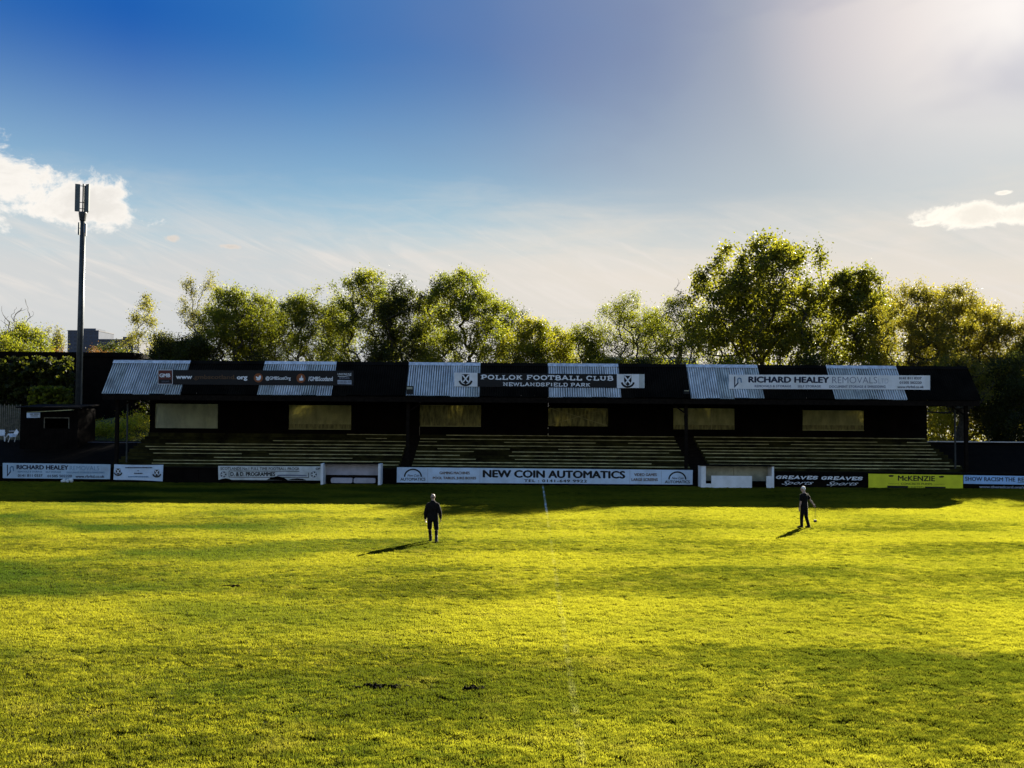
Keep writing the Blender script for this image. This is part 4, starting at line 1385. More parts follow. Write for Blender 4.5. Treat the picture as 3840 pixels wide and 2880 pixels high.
tw, a, b, zt = far_box('tower_block', 'grey tower block on the skyline behind the phone mast', 'building', 252, 368, 1242, 1345, 0, 'tower', 'slate', 420, depth=16, rows=7, cols=6)
part('plant_room', MB().box((a.x + 3, 424, zt + .5), (b.x - 3, 434, zt + 1.6)), M['tower'], tw)
far_box('office_block', 'long low flat building on the skyline beside the weeping birch', 'building', 366, 520, 1276, 1345, 0, 'slate', 'tower', 400, depth=20, rows=2, cols=8)
far_box('roof_plant', 'small flat roofed block on the skyline touching the weeping birch', 'building', 460, 500, 1266, 1300, 0, 'tower', 'slate', 395, depth=8, rows=1, cols=3)
far_box('house', 'small pink house between the bushes at the far left', 'house', 80, 145, 1318, 1350, 0, 'brick', 'slate', 190, depth=8, rows=1, cols=4, wm='palewall')
far_box('white_warehouse', 'low white roofed warehouse seen through the airy tree trunks', 'warehouse', 2262, 2610, 1351, 1400, 0, 'slate', 'palewall', 135, depth=30, rows=1, cols=6)
sh, a, b, zt = far_box('black_shed', 'large black flat topped shed behind the ivy at the left', 'shed', -60, 492, 1337, 1560, 0, 'black', 'black', 88, depth=12)

# ------------------------------------------------------------------ trees
def quads_mesh(name, V, mat, parent, tint, kind=None):
    """V: (n,4,3) array in the parent's own space"""
    n = len(V)
    me = bpy.data.meshes.new(name)
    me.vertices.add(n * 4)
    me.vertices.foreach_set('co', np.ascontiguousarray(V, dtype=np.float32).reshape(-1))
    me.loops.add(n * 4)
    me.loops.foreach_set('vertex_index', np.arange(n * 4, dtype=np.int32))
    me.polygons.add(n)
    me.polygons.foreach_set('loop_start', np.arange(0, n * 4, 4, dtype=np.int32))
    me.materials.append(mat)
    me.update(calc_edges=True)
    at = me.attributes.new('tint', 'FLOAT', 'FACE')
    at.data.foreach_set('value', np.asarray(tint, dtype=np.float32))
    o = bpy.data.objects.new(name, me)
    C.objects.link(o)
    o.parent = parent
    if kind:
        o['kind'] = kind
    return o


def leaves(centres, rs, size, up=0.3, ratio=.5, droop=0.0):
    n = len(centres)
    d = rs.normal(size=(n, 3))
    d[:, 2] = d[:, 2] * .8 + up * 1.6 - droop * 2.0
    d /= np.linalg.norm(d, axis=1)[:, None]
    r = rs.normal(size=(n, 3))
    s = np.cross(d, r)
    s /= np.linalg.norm(s, axis=1)[:, None] + 1e-9
    L = rs.uniform(.6, 1.35, n)[:, None] * size
    w = L * ratio * .5
    V = np.zeros((n, 4, 3))
    V[:, 0] = centres - d * L * .5
    V[:, 1] = centres + s * w - d * L * .05
    V[:, 2] = centres + d * L * .5
    V[:, 3] = centres - s * w - d * L * .05
    return V


def tree0(name, label, px, ytop, hw, Y, kind='willow', seed=1, ybot=None, ntips=110, nleaf=9000, size=.30, stems=4, tr=.16, zb=2.3, up=.3, ratio=.5, droop=0., bark='bark', shell=.55, sigma=.36, lobes=9, group='trees behind the stand', bare=0, spread=1.0, cat='tree', thin=.12):
    rs = np.random.default_rng(seed)
    c = P(px, ytop, Y)
    kpx = Y / F_PX
    rx = hw * kpx * 1.16
    zt = c.z
    nleaf = int(nleaf * 2.7)
    size = size * .62
    zbot = P(px, (ybot if ybot else 1400) + 45, Y).z
    t = thing(name, label, cat, (c.x, Y, zb), group)
    H = zt - zb
    cz, rz = (zt + zbot) / 2 - zb, (zt - zbot) / 2
    # lobes make the outline uneven
    lc = []
    for i in range(lobes):
        th = rs.uniform(0, 2 * np.pi)
        ph = rs.uniform(-.75, 1.0)
        rr = math.sqrt(max(0, 1 - min(1, abs(ph)) ** 2)) * rs.uniform(.35, .72)
        lc.append((rx * rr * math.cos(th), rx * rr * math.sin(th) * .9, cz + rz * ph * .66, rs.uniform(.36, .56)))
    lc.append((0, 0, zt - zb - rz * .42, .45))
    tips = []
    cone = kind == 'birch'
    if cone:        # narrow pointed crowns with hanging sprays
        while len(tips) < ntips:
            u = 1 - rs.random() ** .6
            th = rs.uniform(0, 2 * np.pi)
            w = rx * min(1.0, (1.02 - u) * 1.5) * (1 + .35 * mnoise.noise(Vector((math.cos(th) + seed, math.sin(th), u * 5)))) * rs.uniform(.3, 1) ** .5
            tips.append(np.array([w * math.cos(th), w * math.sin(th), zbot - zb + u * (zt - zbot)]))
    while len(tips) < ntips:
        l = lc[rs.integers(len(lc))]
        v = rs.normal(size=3)
        v /= np.linalg.norm(v)
        q = rs.uniform(shell, 1.0)
        p = np.array([l[0] + v[0] * rx * l[3] * q, l[1] + v[1] * rx * l[3] * q, l[2] + v[2] * min(rx * 1.1, rz) * l[3] * q])
        if p[2] < H * .99 and p[2] > (zbot - zb) * .75 and abs(p[0]) < rx * 1.03:
            tips.append(p)
    nfill = 0 if cone else int(ntips * .9)
    while len(tips) < ntips + nfill:
        v = rs.normal(size=3)
        v /= np.linalg.norm(v)
        q = rs.uniform(.30, 1.0) ** .6
        if v[2] < 0 or rs.random() < .25:
            th, q = rs.uniform(0, 2 * np.pi), rs.random() ** .5
            v = np.array([math.cos(th), math.sin(th), -rs.random()])
            p = np.array([v[0] * rx * q, v[1] * rx * .85 * q, cz + v[2] * rz])
        else:
            p = np.array([v[0] * rx * q, v[1] * rx * .85 * q, cz + v[2] * rz * q])
        k2 = 1 + .22 * mnoise.noise(Vector((v[0] * 2.2 + seed, v[1] * 2.2, v[2] * 2.2)))
        p[:2] *= k2
        tips.append(p)
    ntips = len(tips)
    tips = np.array(tips)
    # highest point touches the crown's height
    k = tips[:, 2].argmax()
    tips[:, 2] += (tips[:, 2] > cz) * (tips[:, 2] - cz) / max(.1, tips[k, 2] - cz) * (H - .25 - tips[k, 2])
    # skeleton
    nodes, par = [np.zeros(3)], [-1]
    for s in range(stems):
        a = 2 * np.pi * (s + rs.uniform(-.3, .3)) / stems
        p0 = 0
        zz = max(.8, (zbot - zb) * .55) if spread < 2 else H * .42
        ends = np.array([math.cos(a) * rx * .22 * spread, math.sin(a) * rx * .22 * spread, zz + rs.uniform(0, .2) * H])
        if stems == 1:
            ends = np.array([rs.normal() * .2, rs.normal() * .2, max(zz, H * .55)])
        for j in range(1, 5):
            q = ends * (j / 4)
            q[:2] = ends[:2] * (j / 4) ** 1.3
            q = q + rs.normal(size=3) * .10
            nodes.append(q)
            par.append(p0)
            p0 = len(nodes) - 1
    order = np.argsort(np.linalg.norm(tips - np.array([0, 0, zbot - zb]), axis=1))
    tipnodes = []
    for i in order:
        A = np.array(nodes)
        p = tips[i]
        d = p - A
        dist = np.linalg.norm(d, axis=1)
        pen = np.clip(A[:, 2] - p[2] + .3, 0, None) * 2.5 + (np.arange(len(A)) == 0) * 50
        b = int((dist + pen).argmin())
        p0 = b
        ns = max(2, int(dist[b] / .7))
        st = A[b]
        bend = rs.normal(size=3) * .10 * dist[b]
        bend[2] -= .06 * dist[b]
        for j in range(1, ns + 1):
            u = j / ns
            q = st + (p - st) * u + bend * math.sin(math.pi * u)
            nodes.append(q)
            par.append(p0)
            p0 = len(nodes) - 1
        tipnodes.append(p0)
    cnt = np.zeros(len(nodes))
    for i in tipnodes:
        j = i
        while j >= 0:
            cnt[j] += 1
            j = par[j]
    rad = tr * (np.maximum(cnt, 1) / ntips) ** .47
    rad = np.maximum(rad, .013)
    mb = MB()
    for i in range(1, len(nodes)):
        j = par[i]
        ra, rb = (min(rad[j], rad[i] * 1.35), rad[i])
        mb.tube(nodes[j], nodes[i], ra, rb, 7 if ra > .07 else (5 if ra > .03 else 3), False)
    me_off = OFF[t.name]
    OFF[t.name] = Vector((0, 0, 0))
    part('trunk', mb, M[bark], t, True)
    # leaves round the twig ends and along the outer twigs
    A = np.array(nodes)
    src = A[np.array(tipnodes)]
    outer = np.where(cnt <= 2)[0]
    if nleaf:
        if bare:
            outer = np.where(A[:, 2] < H * bare)[0]
            src = A[outer]
        n1 = int(nleaf * .6)
        c1 = src[rs.integers(len(src), size=n1)] + rs.normal(size=(n1, 3)) * sigma
        c2 = A[outer[rs.integers(len(outer), size=nleaf - n1)]] + rs.normal(size=(nleaf - n1, 3)) * sigma * .6
        cc = np.concatenate([c1, c2])
        if not bare:
            # foliage thins out towards the foot of the crown where the stems show
            hf = (cc[:, 2] - (zbot - zb)) / (H - (zbot - zb))
            gap = np.array([mnoise.noise(Vector((p[0] * .55 + 3 * seed, p[1] * .55, p[2] * .55))) for p in cc])
            cc = cc[rs.random(len(cc)) < np.clip(thin + (1.25 - thin) * hf * 1.5 + gap * .9, .04, 1)]
        V = leaves(cc, rs, size, up, ratio, droop)
        cl = np.array([mnoise.noise(Vector((p[0] * .5 + seed, p[1] * .5, p[2] * .5))) for p in cc])
        tint = np.clip(.5 + cl * .7 + rs.normal(size=len(cc)) * .22, 0, 1)
        quads_mesh('crown', V, LEAF[kind], t, tint)
    OFF[t.name] = me_off
    return t


def tree(name, label, px, ytop, hw, Y, *a, **k):
    a = list(a)
    if name in ('willow_tree', 'airy_tree', 'sycamore_tree'):
        a[2] = max(a[2], 1385)                       # foliage reaches down behind the roof
        a[6] = max(a[6], 6) if name != 'sycamore_tree' else a[6] + 2
        k.setdefault('spread', 2.3)
        k.setdefault('thin', .2 if name == 'willow_tree' else .22 if name == 'airy_tree' else .5)
        a[4] = int(a[4] * 1.15)
    return tree0(name, label, px, ytop, hw, Y, *a, **k)


T = tree
T('birch_tree', 'narrow weeping birch standing alone right of the tower block', 545, 1100, 80, 95, 'birch', 11, 1390, 90, 4300, .26, 1, .12, droop=.5, up=0, bark='birchbark', sigma=.32, lobes=7)
T('birch_tree', 'wispy birch with thin drooping sprays at the left of the wooded row', 705, 1040, 66, 92, 'birch', 12, 1370, 70, 2300, .24, 1, .11, droop=.45, up=0, bark='birchbark', sigma=.3, lobes=6)
T('birch_tree', 'taller wispy birch rising behind the first round willow', 790, 1018, 76, 94, 'birch', 13, 1330, 80, 3000, .24, 1, .12, droop=.3, up=0, bark='birchbark', sigma=.32, lobes=6)
T('willow_tree', 'round willow with a thick dark forked trunk, first of the row from the left', 860, 1072, 125, 91, 'willow', 21, 1320, 130, 9500, .30, 5, .30)
T('willow_tree', 'small willow with a sparse twiggy top between two rounder ones', 985, 1095, 85, 93, 'willow', 22, 1330, 90, 5600, .28, 4, .17)
T('willow_tree', 'broad willow with light showing between its many thin stems', 1150, 1078, 100, 92, 'willow', 23, 1330, 110, 7200, .28, 5, .18)
T('willow_tree', 'tall domed willow above the gap beside the black part of the roof', 1370, 1014, 125, 93, 'willow', 24, 1310, 130, 9800, .30, 4, .22)
T('willow_tree', 'dark dense willow leaning into the tallest round one', 1510, 1048, 100, 91, 'dark', 25, 1330, 110, 8200, .30, 4, .2)
T('willow_tree', 'large round willow with a bushy right side over the middle of the stand', 1735, 1018, 165, 92, 'willow', 26, 1330, 170, 14500, .32, 6, .26)
T('goat_willow', 'bright yellow green bush tree sloping down from the large round willow', 1990, 1190, 95, 90, 'yellow', 27, 1390, 90, 6600, .30, 4, .14, thin=.5)
T('goat_willow', 'low yellow green tree with upright shoots left of the dip in the trees', 2090, 1222, 70, 94, 'yellow', 28, 1400, 70, 4200, .28, 4, .12, up=.8, thin=.5)
T('goat_willow', 'low darker tree with upright shoots right of the dip in the trees', 2185, 1212, 75, 92, 'willow', 29, 1400, 80, 5600, .28, 4, .14, up=.8, thin=.5)
for i, (px, yt, hw, lab) in enumerate(((925, 1120, 90, 'willow half hidden behind the thick forked one and the small sparse one'), (1065, 1135, 85, 'low willow in the gap left of the broad thin stemmed one'), (1262, 1110, 85, 'willow in the notch between the broad one and the tall domed one'), (1445, 1100, 80, 'willow half hidden behind the right shoulder of the tall domed one'), (1610, 1100, 85, 'willow in the notch left of the large round one'), (1890, 1130, 90, 'willow behind the bushy right shoulder of the large round one'))):
    T('willow_tree', lab, px, yt, hw, 97 + i % 3, ('willow', 'dark')[i % 2], 120 + i, 1385, 70, 4300, .30, 5, .15)
for i, (px, yt, hw, lab) in enumerate(((2440, 1150, 90, 'leafy tree behind the gap between the two airy trees'), (2640, 1130, 85, 'leafy tree behind the left foot of the big sycamore'), (3085, 1090, 90, 'leafy tree between the big sycamore and the smaller one'), (3325, 1105, 85, 'leafy tree between the smaller sycamore and the bronze tree'), (3510, 1100, 85, 'leafy tree between the bronze tree and the grey green one'), (3665, 1120, 80, 'leafy tree between the grey green one and the golden one'))):
    T('broadleaf_tree', lab, px, yt, hw, 101 + i % 3, ('willow', 'willow', 'maple', 'maple', 'right', 'right')[i], 140 + i, 1385, 70, 4300, .30, 4, .15, thin=.4)
T('airy_tree', 'airy domed tree with sky showing through its curving limbs', 2350, 1096, 130, 92, 'willow', 30, 1280, 150, 6000, .25, 5, .19, sigma=.34)
T('airy_tree', 'airy tree with thin upright stems leaning on the big sycamore', 2535, 1098, 105, 93, 'willow', 31, 1260, 120, 4800, .25, 6, .17, sigma=.34)
T('bare_tree', 'leafless twigs of a bare tree sticking up above the airy tree', 2540, 1035, 60, 100, 'birch', 32, 1250, 60, 0, .2, 3, .10, group='bare trees')
T('sycamore_tree', 'tallest tree, a big sycamore with large clustered leaves above the right half of the stand', 2870, 893, 255, 97, 'maple', 33, 1330, 230, 17500, .42, 3, .36, zb=2.3, ratio=.8, sigma=.52, lobes=13)
T('sycamore_tree', 'smaller sycamore with loose leafy tips right of the tallest tree', 3215, 1000, 115, 95, 'maple', 34, 1370, 110, 7200, .38, 2, .2, ratio=.8, sigma=.45)
T('broadleaf_tree', 'dense bronze green tree above the right end of the roof', 3430, 1052, 130, 87, 'right', 35, 1380, 130, 11500, .30, 3, .24, thin=.5)
T('broadleaf_tree', 'grey green twiggy tree behind the right end of the roof', 3590, 1058, 105, 89, 'right', 36, 1380, 110, 9000, .28, 3, .2, thin=.5)
T('broadleaf_tree', 'golden leaved tree sloping down towards the right edge', 3730, 1138, 100, 88, 'right', 37, 1450, 110, 9000, .30, 3, .2, thin=.5)
T('broadleaf_tree', 'tree cut off by the right edge of the picture', 3870, 1120, 95, 86, 'right', 38, 1500, 110, 9000, .32, 3, .22, thin=.5)
T('leaning_tree', 'tree with a thick leaning dark trunk behind the open right end of the stand', 3600, 1330, 130, 79, 'right', 39, 1500, 80, 5200, .28, 1, .42, zb=1.9)
T('broadleaf_tree', 'low spreading tree beside the right gable of the stand', 3770, 1330, 130, 80, 'dark', 40, 1600, 120, 9500, .28, 4, .2, zb=2.0, thin=.5)
T('broadleaf_tree', 'dark leafy tree low at the right edge beyond the retaining wall', 3860, 1420, 110, 77.5, 'dark', 41, 1650, 110, 8500, .26, 4, .16, zb=2.0, thin=.5)
# left edge
T('bare_tree', 'bare leafless tree with a tall thin leader at the far left', 92, 1112, 75, 110, 'birch', 51, 1290, 80, 300, .2, 1, .12, zb=1, group='bare trees', bare=.55)
T('bare_tree', 'bare leafless tree cut off by the left edge', 5, 1140, 60, 108, 'birch', 52, 1280, 70, 300, .2, 1, .12, zb=1, group='bare trees', bare=.6)
T('distant_tree', 'bushy green tree under the bare leader at the far left', 80, 1205, 95, 104, 'willow', 53, 1390, 80, 6500, .32, 3, .14, zb=1, group='trees on the left skyline', thin=.5)
T('distant_tree', 'brownish tree left of the tower block', 222, 1228, 24, 120, 'birch', 54, 1345, 50, 1800, .3, 3, .12, zb=1, group='trees on the left skyline', thin=.5)
T('distant_tree', 'thin twiggy tree between the bushy tree and the tower block', 180, 1225, 35, 125, 'birch', 55, 1345, 45, 900, .3, 3, .12, zb=1, group='trees on the left skyline', thin=.5)
T('shrub', 'dark green bush at the foot of the office block', 425, 1285, 70, 130, 'dark', 56, 1360, 50, 3200, .38, 4, .1, zb=1, group='bushes on the left skyline', cat='bush', thin=.8)
T('shrub', 'russet bush at the foot of the tower block', 370, 1312, 50, 112, 'russet', 57, 1370, 40, 2200, .3, 4, .08, zb=1, group='bushes on the left skyline', cat='bush', thin=.8)
T('shrub', 'olive and russet bush left of the phone mast', 205, 1312, 50, 112, 'russet', 58, 1370, 45, 2800, .3, 4, .08, zb=1, group='bushes on the left skyline', cat='bush', thin=.8)
T('shrub', 'green bush low at the far left beside the small house', 20, 1255, 90, 100, 'willow', 59, 1390, 60, 5500, .32, 4, .1, zb=1, group='bushes on the left skyline', cat='bush', thin=.8)
T('shrub', 'dark bush behind the left end of the roof', 640, 1255, 75, 90, 'dark', 60, 1380, 60, 5200, .3, 4, .12, group='bushes on the left skyline', cat='bush', thin=.8)
T('shrub', 'dark bush under the first round willow', 740, 1262, 75, 90, 'dark', 61, 1380, 60, 5200, .3, 4, .12, group='bushes on the left skyline', cat='bush', thin=.8)
T('shrub', 'yellow green shrub with sunlight painted into its leaves seen under the left end of the roof', 500, 1552, 85, 80, 'sun_painted', 62, 1680, 60, 4200, .22, 5, .06, zb=1.6, group='shrubs at the ends of the stand', cat='bush', thin=.8)
T('shrub', 'shrub with sunlight painted into its leaves leaning beside the post at the left end of the stand', 385, 1585, 45, 79, 'sun_painted', 63, 1680, 40, 2400, .2, 4, .05, zb=1.6, group='shrubs at the ends of the stand', cat='bush', thin=.8)
T('shrub', 'dark shrub low behind the right retaining wall', 3740, 1500, 60, 78.5, 'dark', 64, 1660, 45, 3400, .24, 4, .08, zb=2.0, group='shrubs at the ends of the stand', cat='bush', thin=.8)
T('shrub', 'undergrowth bush in the gap at the right end of the stand', 3540, 1520, 60, 82, 'sun_painted', 65, 1660, 45, 2600, .22, 4, .06, zb=2.0, group='shrubs at the ends of the stand', cat='bush', thin=.8)


rnu = random.Random(8)
US = [(690, 'dark bush by the foot of the thick forked willow trunk'), (1000, 'scrubby bush filling the gap under the small sparse willow'), (1255, 'scrubby bush between the broad willow and the domed willow'), (1450, 'scrubby bush under the tall domed willow'), (1620, 'dark bush behind the roof left of the large round willow'), (1900, 'dark bush under the bushy side of the large round willow'), (2270, 'low bush at the right edge of the dip in the trees'), (2420, 'low round bush under the airy domed tree'), (2740, 'scrubby bush at the left foot of the tallest tree'), (3060, 'scrubby bush at the right foot of the tallest tree'), (3320, 'scrubby bush behind the roof left of the bronze tree')]
for i, (px, lab) in enumerate(US):
    T('shrub', lab, px, 1290 + rnu.randint(-15, 25) + (30 if px > 2200 else 0), 85, 90 + rnu.random(), 'dark' if i % 2 else 'willow', 80 + i, 1385, 60, 2300, .27, 4, .07, group='undergrowth bushes behind the roof', cat='bush', thin=.55)


def hedge(name, label, x0, x1, y0, y1, Y, mat, n, seed, depth=2.0, size=.26):
    rs = np.random.default_rng(seed)
    a, b = P(x0, y1, Y), P(x1, y0, Y)
    t = thing(name, label, 'ivy', ((a.x + b.x) / 2, Y, a.z))
    u = rs.random((n, 3))
    bulge = np.array([mnoise.noise(Vector((p[0] * 9, p[2] * 7, seed))) for p in u])
    if name == 'ivy_screen':
        fine = np.array([mnoise.noise(Vector((p[0] * 26, p[2] * 15, seed + 5))) for p in u])
        bulge = bulge * .8 + fine * .8
        ok = bulge > -.12
        u, bulge = u[ok], bulge[ok]
        n = len(u)
        u[:, 2] *= 1 - .10 * (bulge < .1)
    c = np.stack([(u[:, 0] - .5) * (b.x - a.x), -(bulge * 1.3 + .2) + (u[:, 1] - .3) * depth * .4, u[:, 2] * (b.z - a.z)], 1)
    V = leaves(c, rs, size, .1, .8)
    tint = np.clip(.4 + bulge * .9 + rs.normal(size=n) * .15, 0, 1)
    quads_mesh('foliage', V, mat, t, tint)
    # stems the ivy climbs on
    mb = MB()
    for k in range(14):
        x = (k + .5) / 14 - .5
        mb.tube((x * (b.x - a.x), .5, -1.5), ((x + rs.normal() * .03) * (b.x - a.x), .4, (b.z - a.z) * rs.uniform(.6, .95)), .05, .02, 5)
    o = OFF[t.name]
    OFF[t.name] = Vector((0, 0, 0))
    part('stem', mb, M['bark'], t)
    OFF[t.name] = o
    return t


hedge('hedge', 'dark hedge behind the left end of the stand', 455, 660, 1370, 1640, 90, LEAF['dark'], 9000, 73)
hedge('hedge', 'sun flecked hedge behind the open right end of the stand', 3440, 4000, 1340, 1690, 91, LEAF['right'], 26000, 74)
hedge('ivy_screen', 'dark leafy ivy covering the front of the black shed', -60, 272, 1340, 1600, 84, LEAF['dark'], 15000, 71, 2.6, .36)
hedge('ivy_screen', 'lighter yellow green ivy just left of the mast above the hut', 120, 272, 1450, 1530, 82, LEAF['willow'], 3400, 72, 1.6, .28)

# ------------------------------------------------------------------ people
def solid(mb, voxel, smooth=4):
    """one continuous surface from overlapping closed shapes"""
    me = bpy.data.meshes.new('body')
    me.from_pydata([tuple(p) for p in mb.v], [], mb.f)
    bm = bmesh.new()
    bm.from_mesh(me)
    bmesh.ops.recalc_face_normals(bm, faces=bm.faces)
    bm.to_mesh(me)
    bm.free()
    o = bpy.data.objects.new('body', me)
    C.objects.link(o)
    md = o.modifiers.new('r', 'REMESH')
    md.mode = 'VOXEL'
    md.voxel_size = voxel
    ms = o.modifiers.new('s', 'SMOOTH')
    ms.iterations = smooth
    ms.factor = .5
    bpy.context.view_layer.update()
    dg = bpy.context.evaluated_depsgraph_get()
    r = bpy.data.meshes.new_from_object(o.evaluated_get(dg))
    bpy.data.objects.remove(o)
    r.polygons.foreach_set('use_smooth', [True] * len(r.polygons))
    return r


def put(name, me, mat, parent):
    me.name = name
    me.materials.clear()
    me.materials.append(mat)
    o = bpy.data.objects.new(name, me)
    C.objects.link(o)
    o.parent = parent
    return o


def turn(p, a, c=(0, 0)):
    x, y = p[0] - c[0], p[1] - c[1]
    return (c[0] + x * math.cos(a) - y * math.sin(a), c[1] + x * math.sin(a) + y * math.cos(a)) + tuple(p[2:])


def hand(mb, wrist, tip_dir, side, curl=.35):
    """palm, four bent fingers of unequal length and a thumb leaving its side"""
    w = Vector(wrist)
    d = Vector(tip_dir).normalized()
    s = Vector(side)
    s = (s - d * s.dot(d)).normalized()      # thumb side
    n = d.cross(s).normalized()              # towards the palm
    pc = w + d * .05
    for k in range(5):
        off = (k - 2) * .017
        mb.chain([(*(w + d * .005 + s * off * .7), .019), (*(w + d * .085 + s * off), .0145)], 8)
    for k, L in enumerate((.066, .078, .074, .058)):
        b = w + d * .085 + s * (.027 - .018 * k)
        a = curl
        p1 = b + (d * math.cos(a * .4) + n * math.sin(a * .4)) * L * .42
        p2 = p1 + (d * math.cos(a * 1.3) + n * math.sin(a * 1.3)) * L * .33
        p3 = p2 + (d * math.cos(a * 2.1) + n * math.sin(a * 2.1)) * L * .25
        mb.chain([(*b, .0105), (*p1, .0098), (*p2, .009), (*p3, .008)], 7)
    tb = w + d * .03 + s * .03
    t1 = tb + (d * .6 + s * .75 + n * .25).normalized() * .036
    t2 = t1 + (d * .85 + s * .35 + n * .4).normalized() * .03
    mb.chain([(*(w + d * .02 + s * .018), .016), (*tb, .014), (*t1, .012), (*t2, .0095)], 7)


def head(mb, c, yaw, s=1.0):
    def q(x, y, z): return (*turn((x * s + c[0], y * s + c[1]), yaw, c[:2]), c[2] + z * s)
    mb.ball(q(0, 0, .02), (.078 * s, .078 * s, .098 * s), 16, 10)
    mb.ball(q(0, -.022, .03), (.076 * s, .076 * s, .085 * s), 16, 10)
    mb.ball(q(0, .022, .025), (.070 * s, .070 * s, .085 * s), 16, 10)
    mb.ball(q(0, .035, -.06), (.052 * s, .052 * s, .05 * s), 12, 8)      # jaw
    mb.ball(q(0, .072, -.088), .02 * s, 8, 6)                            # chin
    mb.chain([(*q(0, .088, .018), .011 * s), (*q(0, .108, -.022), .015 * s)], 8)   # nose
    mb.chain([(*q(-.04, .078, .03), .012 * s), (*q(.04, .078, .03), .012 * s)], 8)   # brow
    mb.chain([(*q(-.022, .082, -.055), .009 * s), (*q(.022, .082, -.055), .009 * s)], 8)   # lips
    for sx in (-1, 1):
        mb.ball(q(sx * .08, -.005, -.008), (.013 * s, .016 * s, .032 * s), 8, 6)   # ears
    return q


def person(label, loc, rotz, J, wear, head_yaw=0.0, voxel=.0065):
    """J: joint positions of the pose, in metres, body facing +y"""
    t = thing('person', label, 'person', loc, 'people on the pitch', rotz)
    OFF[t.name] = Vector((0, 0, 0))
    mb = MB()
    mb.loft([(0, 0, .84, .13, .10), (0, -.01, .92, .165, .118), (0, 0, 1.02, .155, .108), (0, .005, 1.12, .150, .105), (0, .005, 1.26, .168, .118), (0, 0, 1.38, .180, .112), (0, -.005, 1.45, .13, .085), (0, 0, 1.50, .066, .064), (J['neck'][0], J['neck'][1], 1.57, .056, .058), (J['neck'][0], J['neck'][1], 1.62, .05, .05)], 20)
    hc = J['head']
    q = head(mb, hc, head_yaw)
    for s in 'lr':
        sh, el, wr = J['sh' + s], J['el' + s], J['wr' + s]
        mb.chain([(*sh, .062), (*[(a + b) / 2 for a, b in zip(sh, el)], .050), (*el, .040), (*[a + (b - a) * .35 for a, b in zip(el, wr)], .041), (*wr, .027)], 12)
        dirv = Vector(J.get('hd' + s, Vector(wr) - Vector(el)))
        hand(mb, wr, dirv, J['th' + s], J.get('cu' + s, .35))
        hp, kn, an, to = J['hp' + s], J['kn' + s], J['an' + s], J['to' + s]
        mb.chain([(*hp, .092), (*[a + (b - a) * .45 for a, b in zip(hp, kn)], .076), (*kn, .056), (*[a + (b - a) * .35 for a, b in zip(kn, an)], .056), (*an, .038)], 12)
        heel = (an[0], an[1] - .045, an[2] - .05)
        mb.chain([(*an, .038), (*heel, .032)], 8)
        mb.chain([(*an, .036), (*[(a + b) / 2 for a, b in zip(an, to)], .036), (*to, .03)], 8)
    put('body', solid(mb, voxel), M['skin'], t)
    for sx in (-1, 1):
        e = MB().ball(q(sx * .032, .076, .008), .012, 8, 6)
        part('eye', e, M['eye'], t)
    for (nm, shapes, mat) in wear(J, q):
        put(nm, solid(shapes, .010), mat, t)
    return t


def lerp(a, b, u): return tuple(x + (y - x) * u for x, y in zip(a, b))


# first man, seen from behind, walking away
J1 = dict(neck=(0, 0), head=(0, .015, 1.665), shl=(-.175, 0, 1.385), shr=(.175, 0, 1.385), ell=(-.265, -.03, 1.11), elr=(.27, -.05, 1.12),
          wrl=(-.285, .02, .87), wrr=(.295, .0, .90), thl=(.3, 1, 0), thr=(-.3, 1, 0), hdl=(.15, .15, -1), hdr=(-.1, .1, -1),
          hpl=(-.10, 0, .88), hpr=(.10, 0, .88), knl=(-.135, .14, .49), knr=(.135, .03, .48), anl=(-.10, .17, .10), anr=(.16, -.16, .11), tol=(-.12, .33, .035), tor=(.18, -.01, .035))


def wear1(J, q):
    out = []
    mb = MB()
    mb.loft([(0, -.01, .80, .215, .165), (0, -.01, .90, .215, .165), (0, 0, 1.02, .20, .15), (0, 0, 1.14, .19, .142), (0, 0, 1.26, .215, .155), (0, -.005, 1.37, .225, .14), (0, -.01, 1.425, .195, .12), (0, -.01, 1.468, .14, .105), (0, -.005, 1.52, .085, .08), (0, 0, 1.545, .078, .078)], 22)
    for s in 'lr':
        mb.chain([(0, -.01, 1.45, .07), (*lerp((0, -.01, 1.45), J['sh' + s], .75), .075), (*J['sh' + s], .072), (*lerp(J['sh' + s], J['el' + s], .5), .080), (*J['el' + s], .072), (*lerp(J['el' + s], J['wr' + s], .5), .062), (*lerp(J['el' + s], J['wr' + s], .97), .050)], 12)
    out.append(('jacket', mb, M['coat']))
    mb = MB()
    mb.loft([(0, 0, .77, .16, .125), (0, -.01, .86, .185, .135), (0, 0, .98, .17, .12)], 18)
    for s in 'lr':
        kn = J['kn' + s]
        mb.chain([(*J['hp' + s], .105), (*lerp(J['hp' + s], kn, .5), .098), (*lerp(J['hp' + s], kn, .92), .094)], 12)
    out.append(('shorts', mb, M['trousers']))
    mb = MB()
    for s in 'lr':
        kn, an = J['kn' + s], J['an' + s]
        mb.chain([(*lerp(kn, an, .22), .066), (*lerp(kn, an, .5), .062), (*lerp(kn, an, .9), .048)], 12)
    out.append(('socks', mb, M['trousers']))
    mb = MB()
    for s in 'lr':
        kn, an, to = J['kn' + s], J['an' + s], J['to' + s]
        mb.chain([(*lerp(kn, an, .72), .064), (*an, .058), (an[0], an[1] - .05, .045, .044)], 12)
        mb.chain([(*an, .052), (*lerp(an, to, .6), .050), (*to, .043)], 12)
    out.append(('boots', mb, M['boots']))
    mb = MB()
    mb.ball(q(0, -.016, .012), (.081, .081, .07), 16, 10)
    out.append(('cropped_hair', mb, M['stubble']))
    return out


f1 = G(1622, 2033)
person('bald person in a black jacket and shorts walking away across the pitch', (f1.x, f1.y, 0), R(-4), J1, wear1)

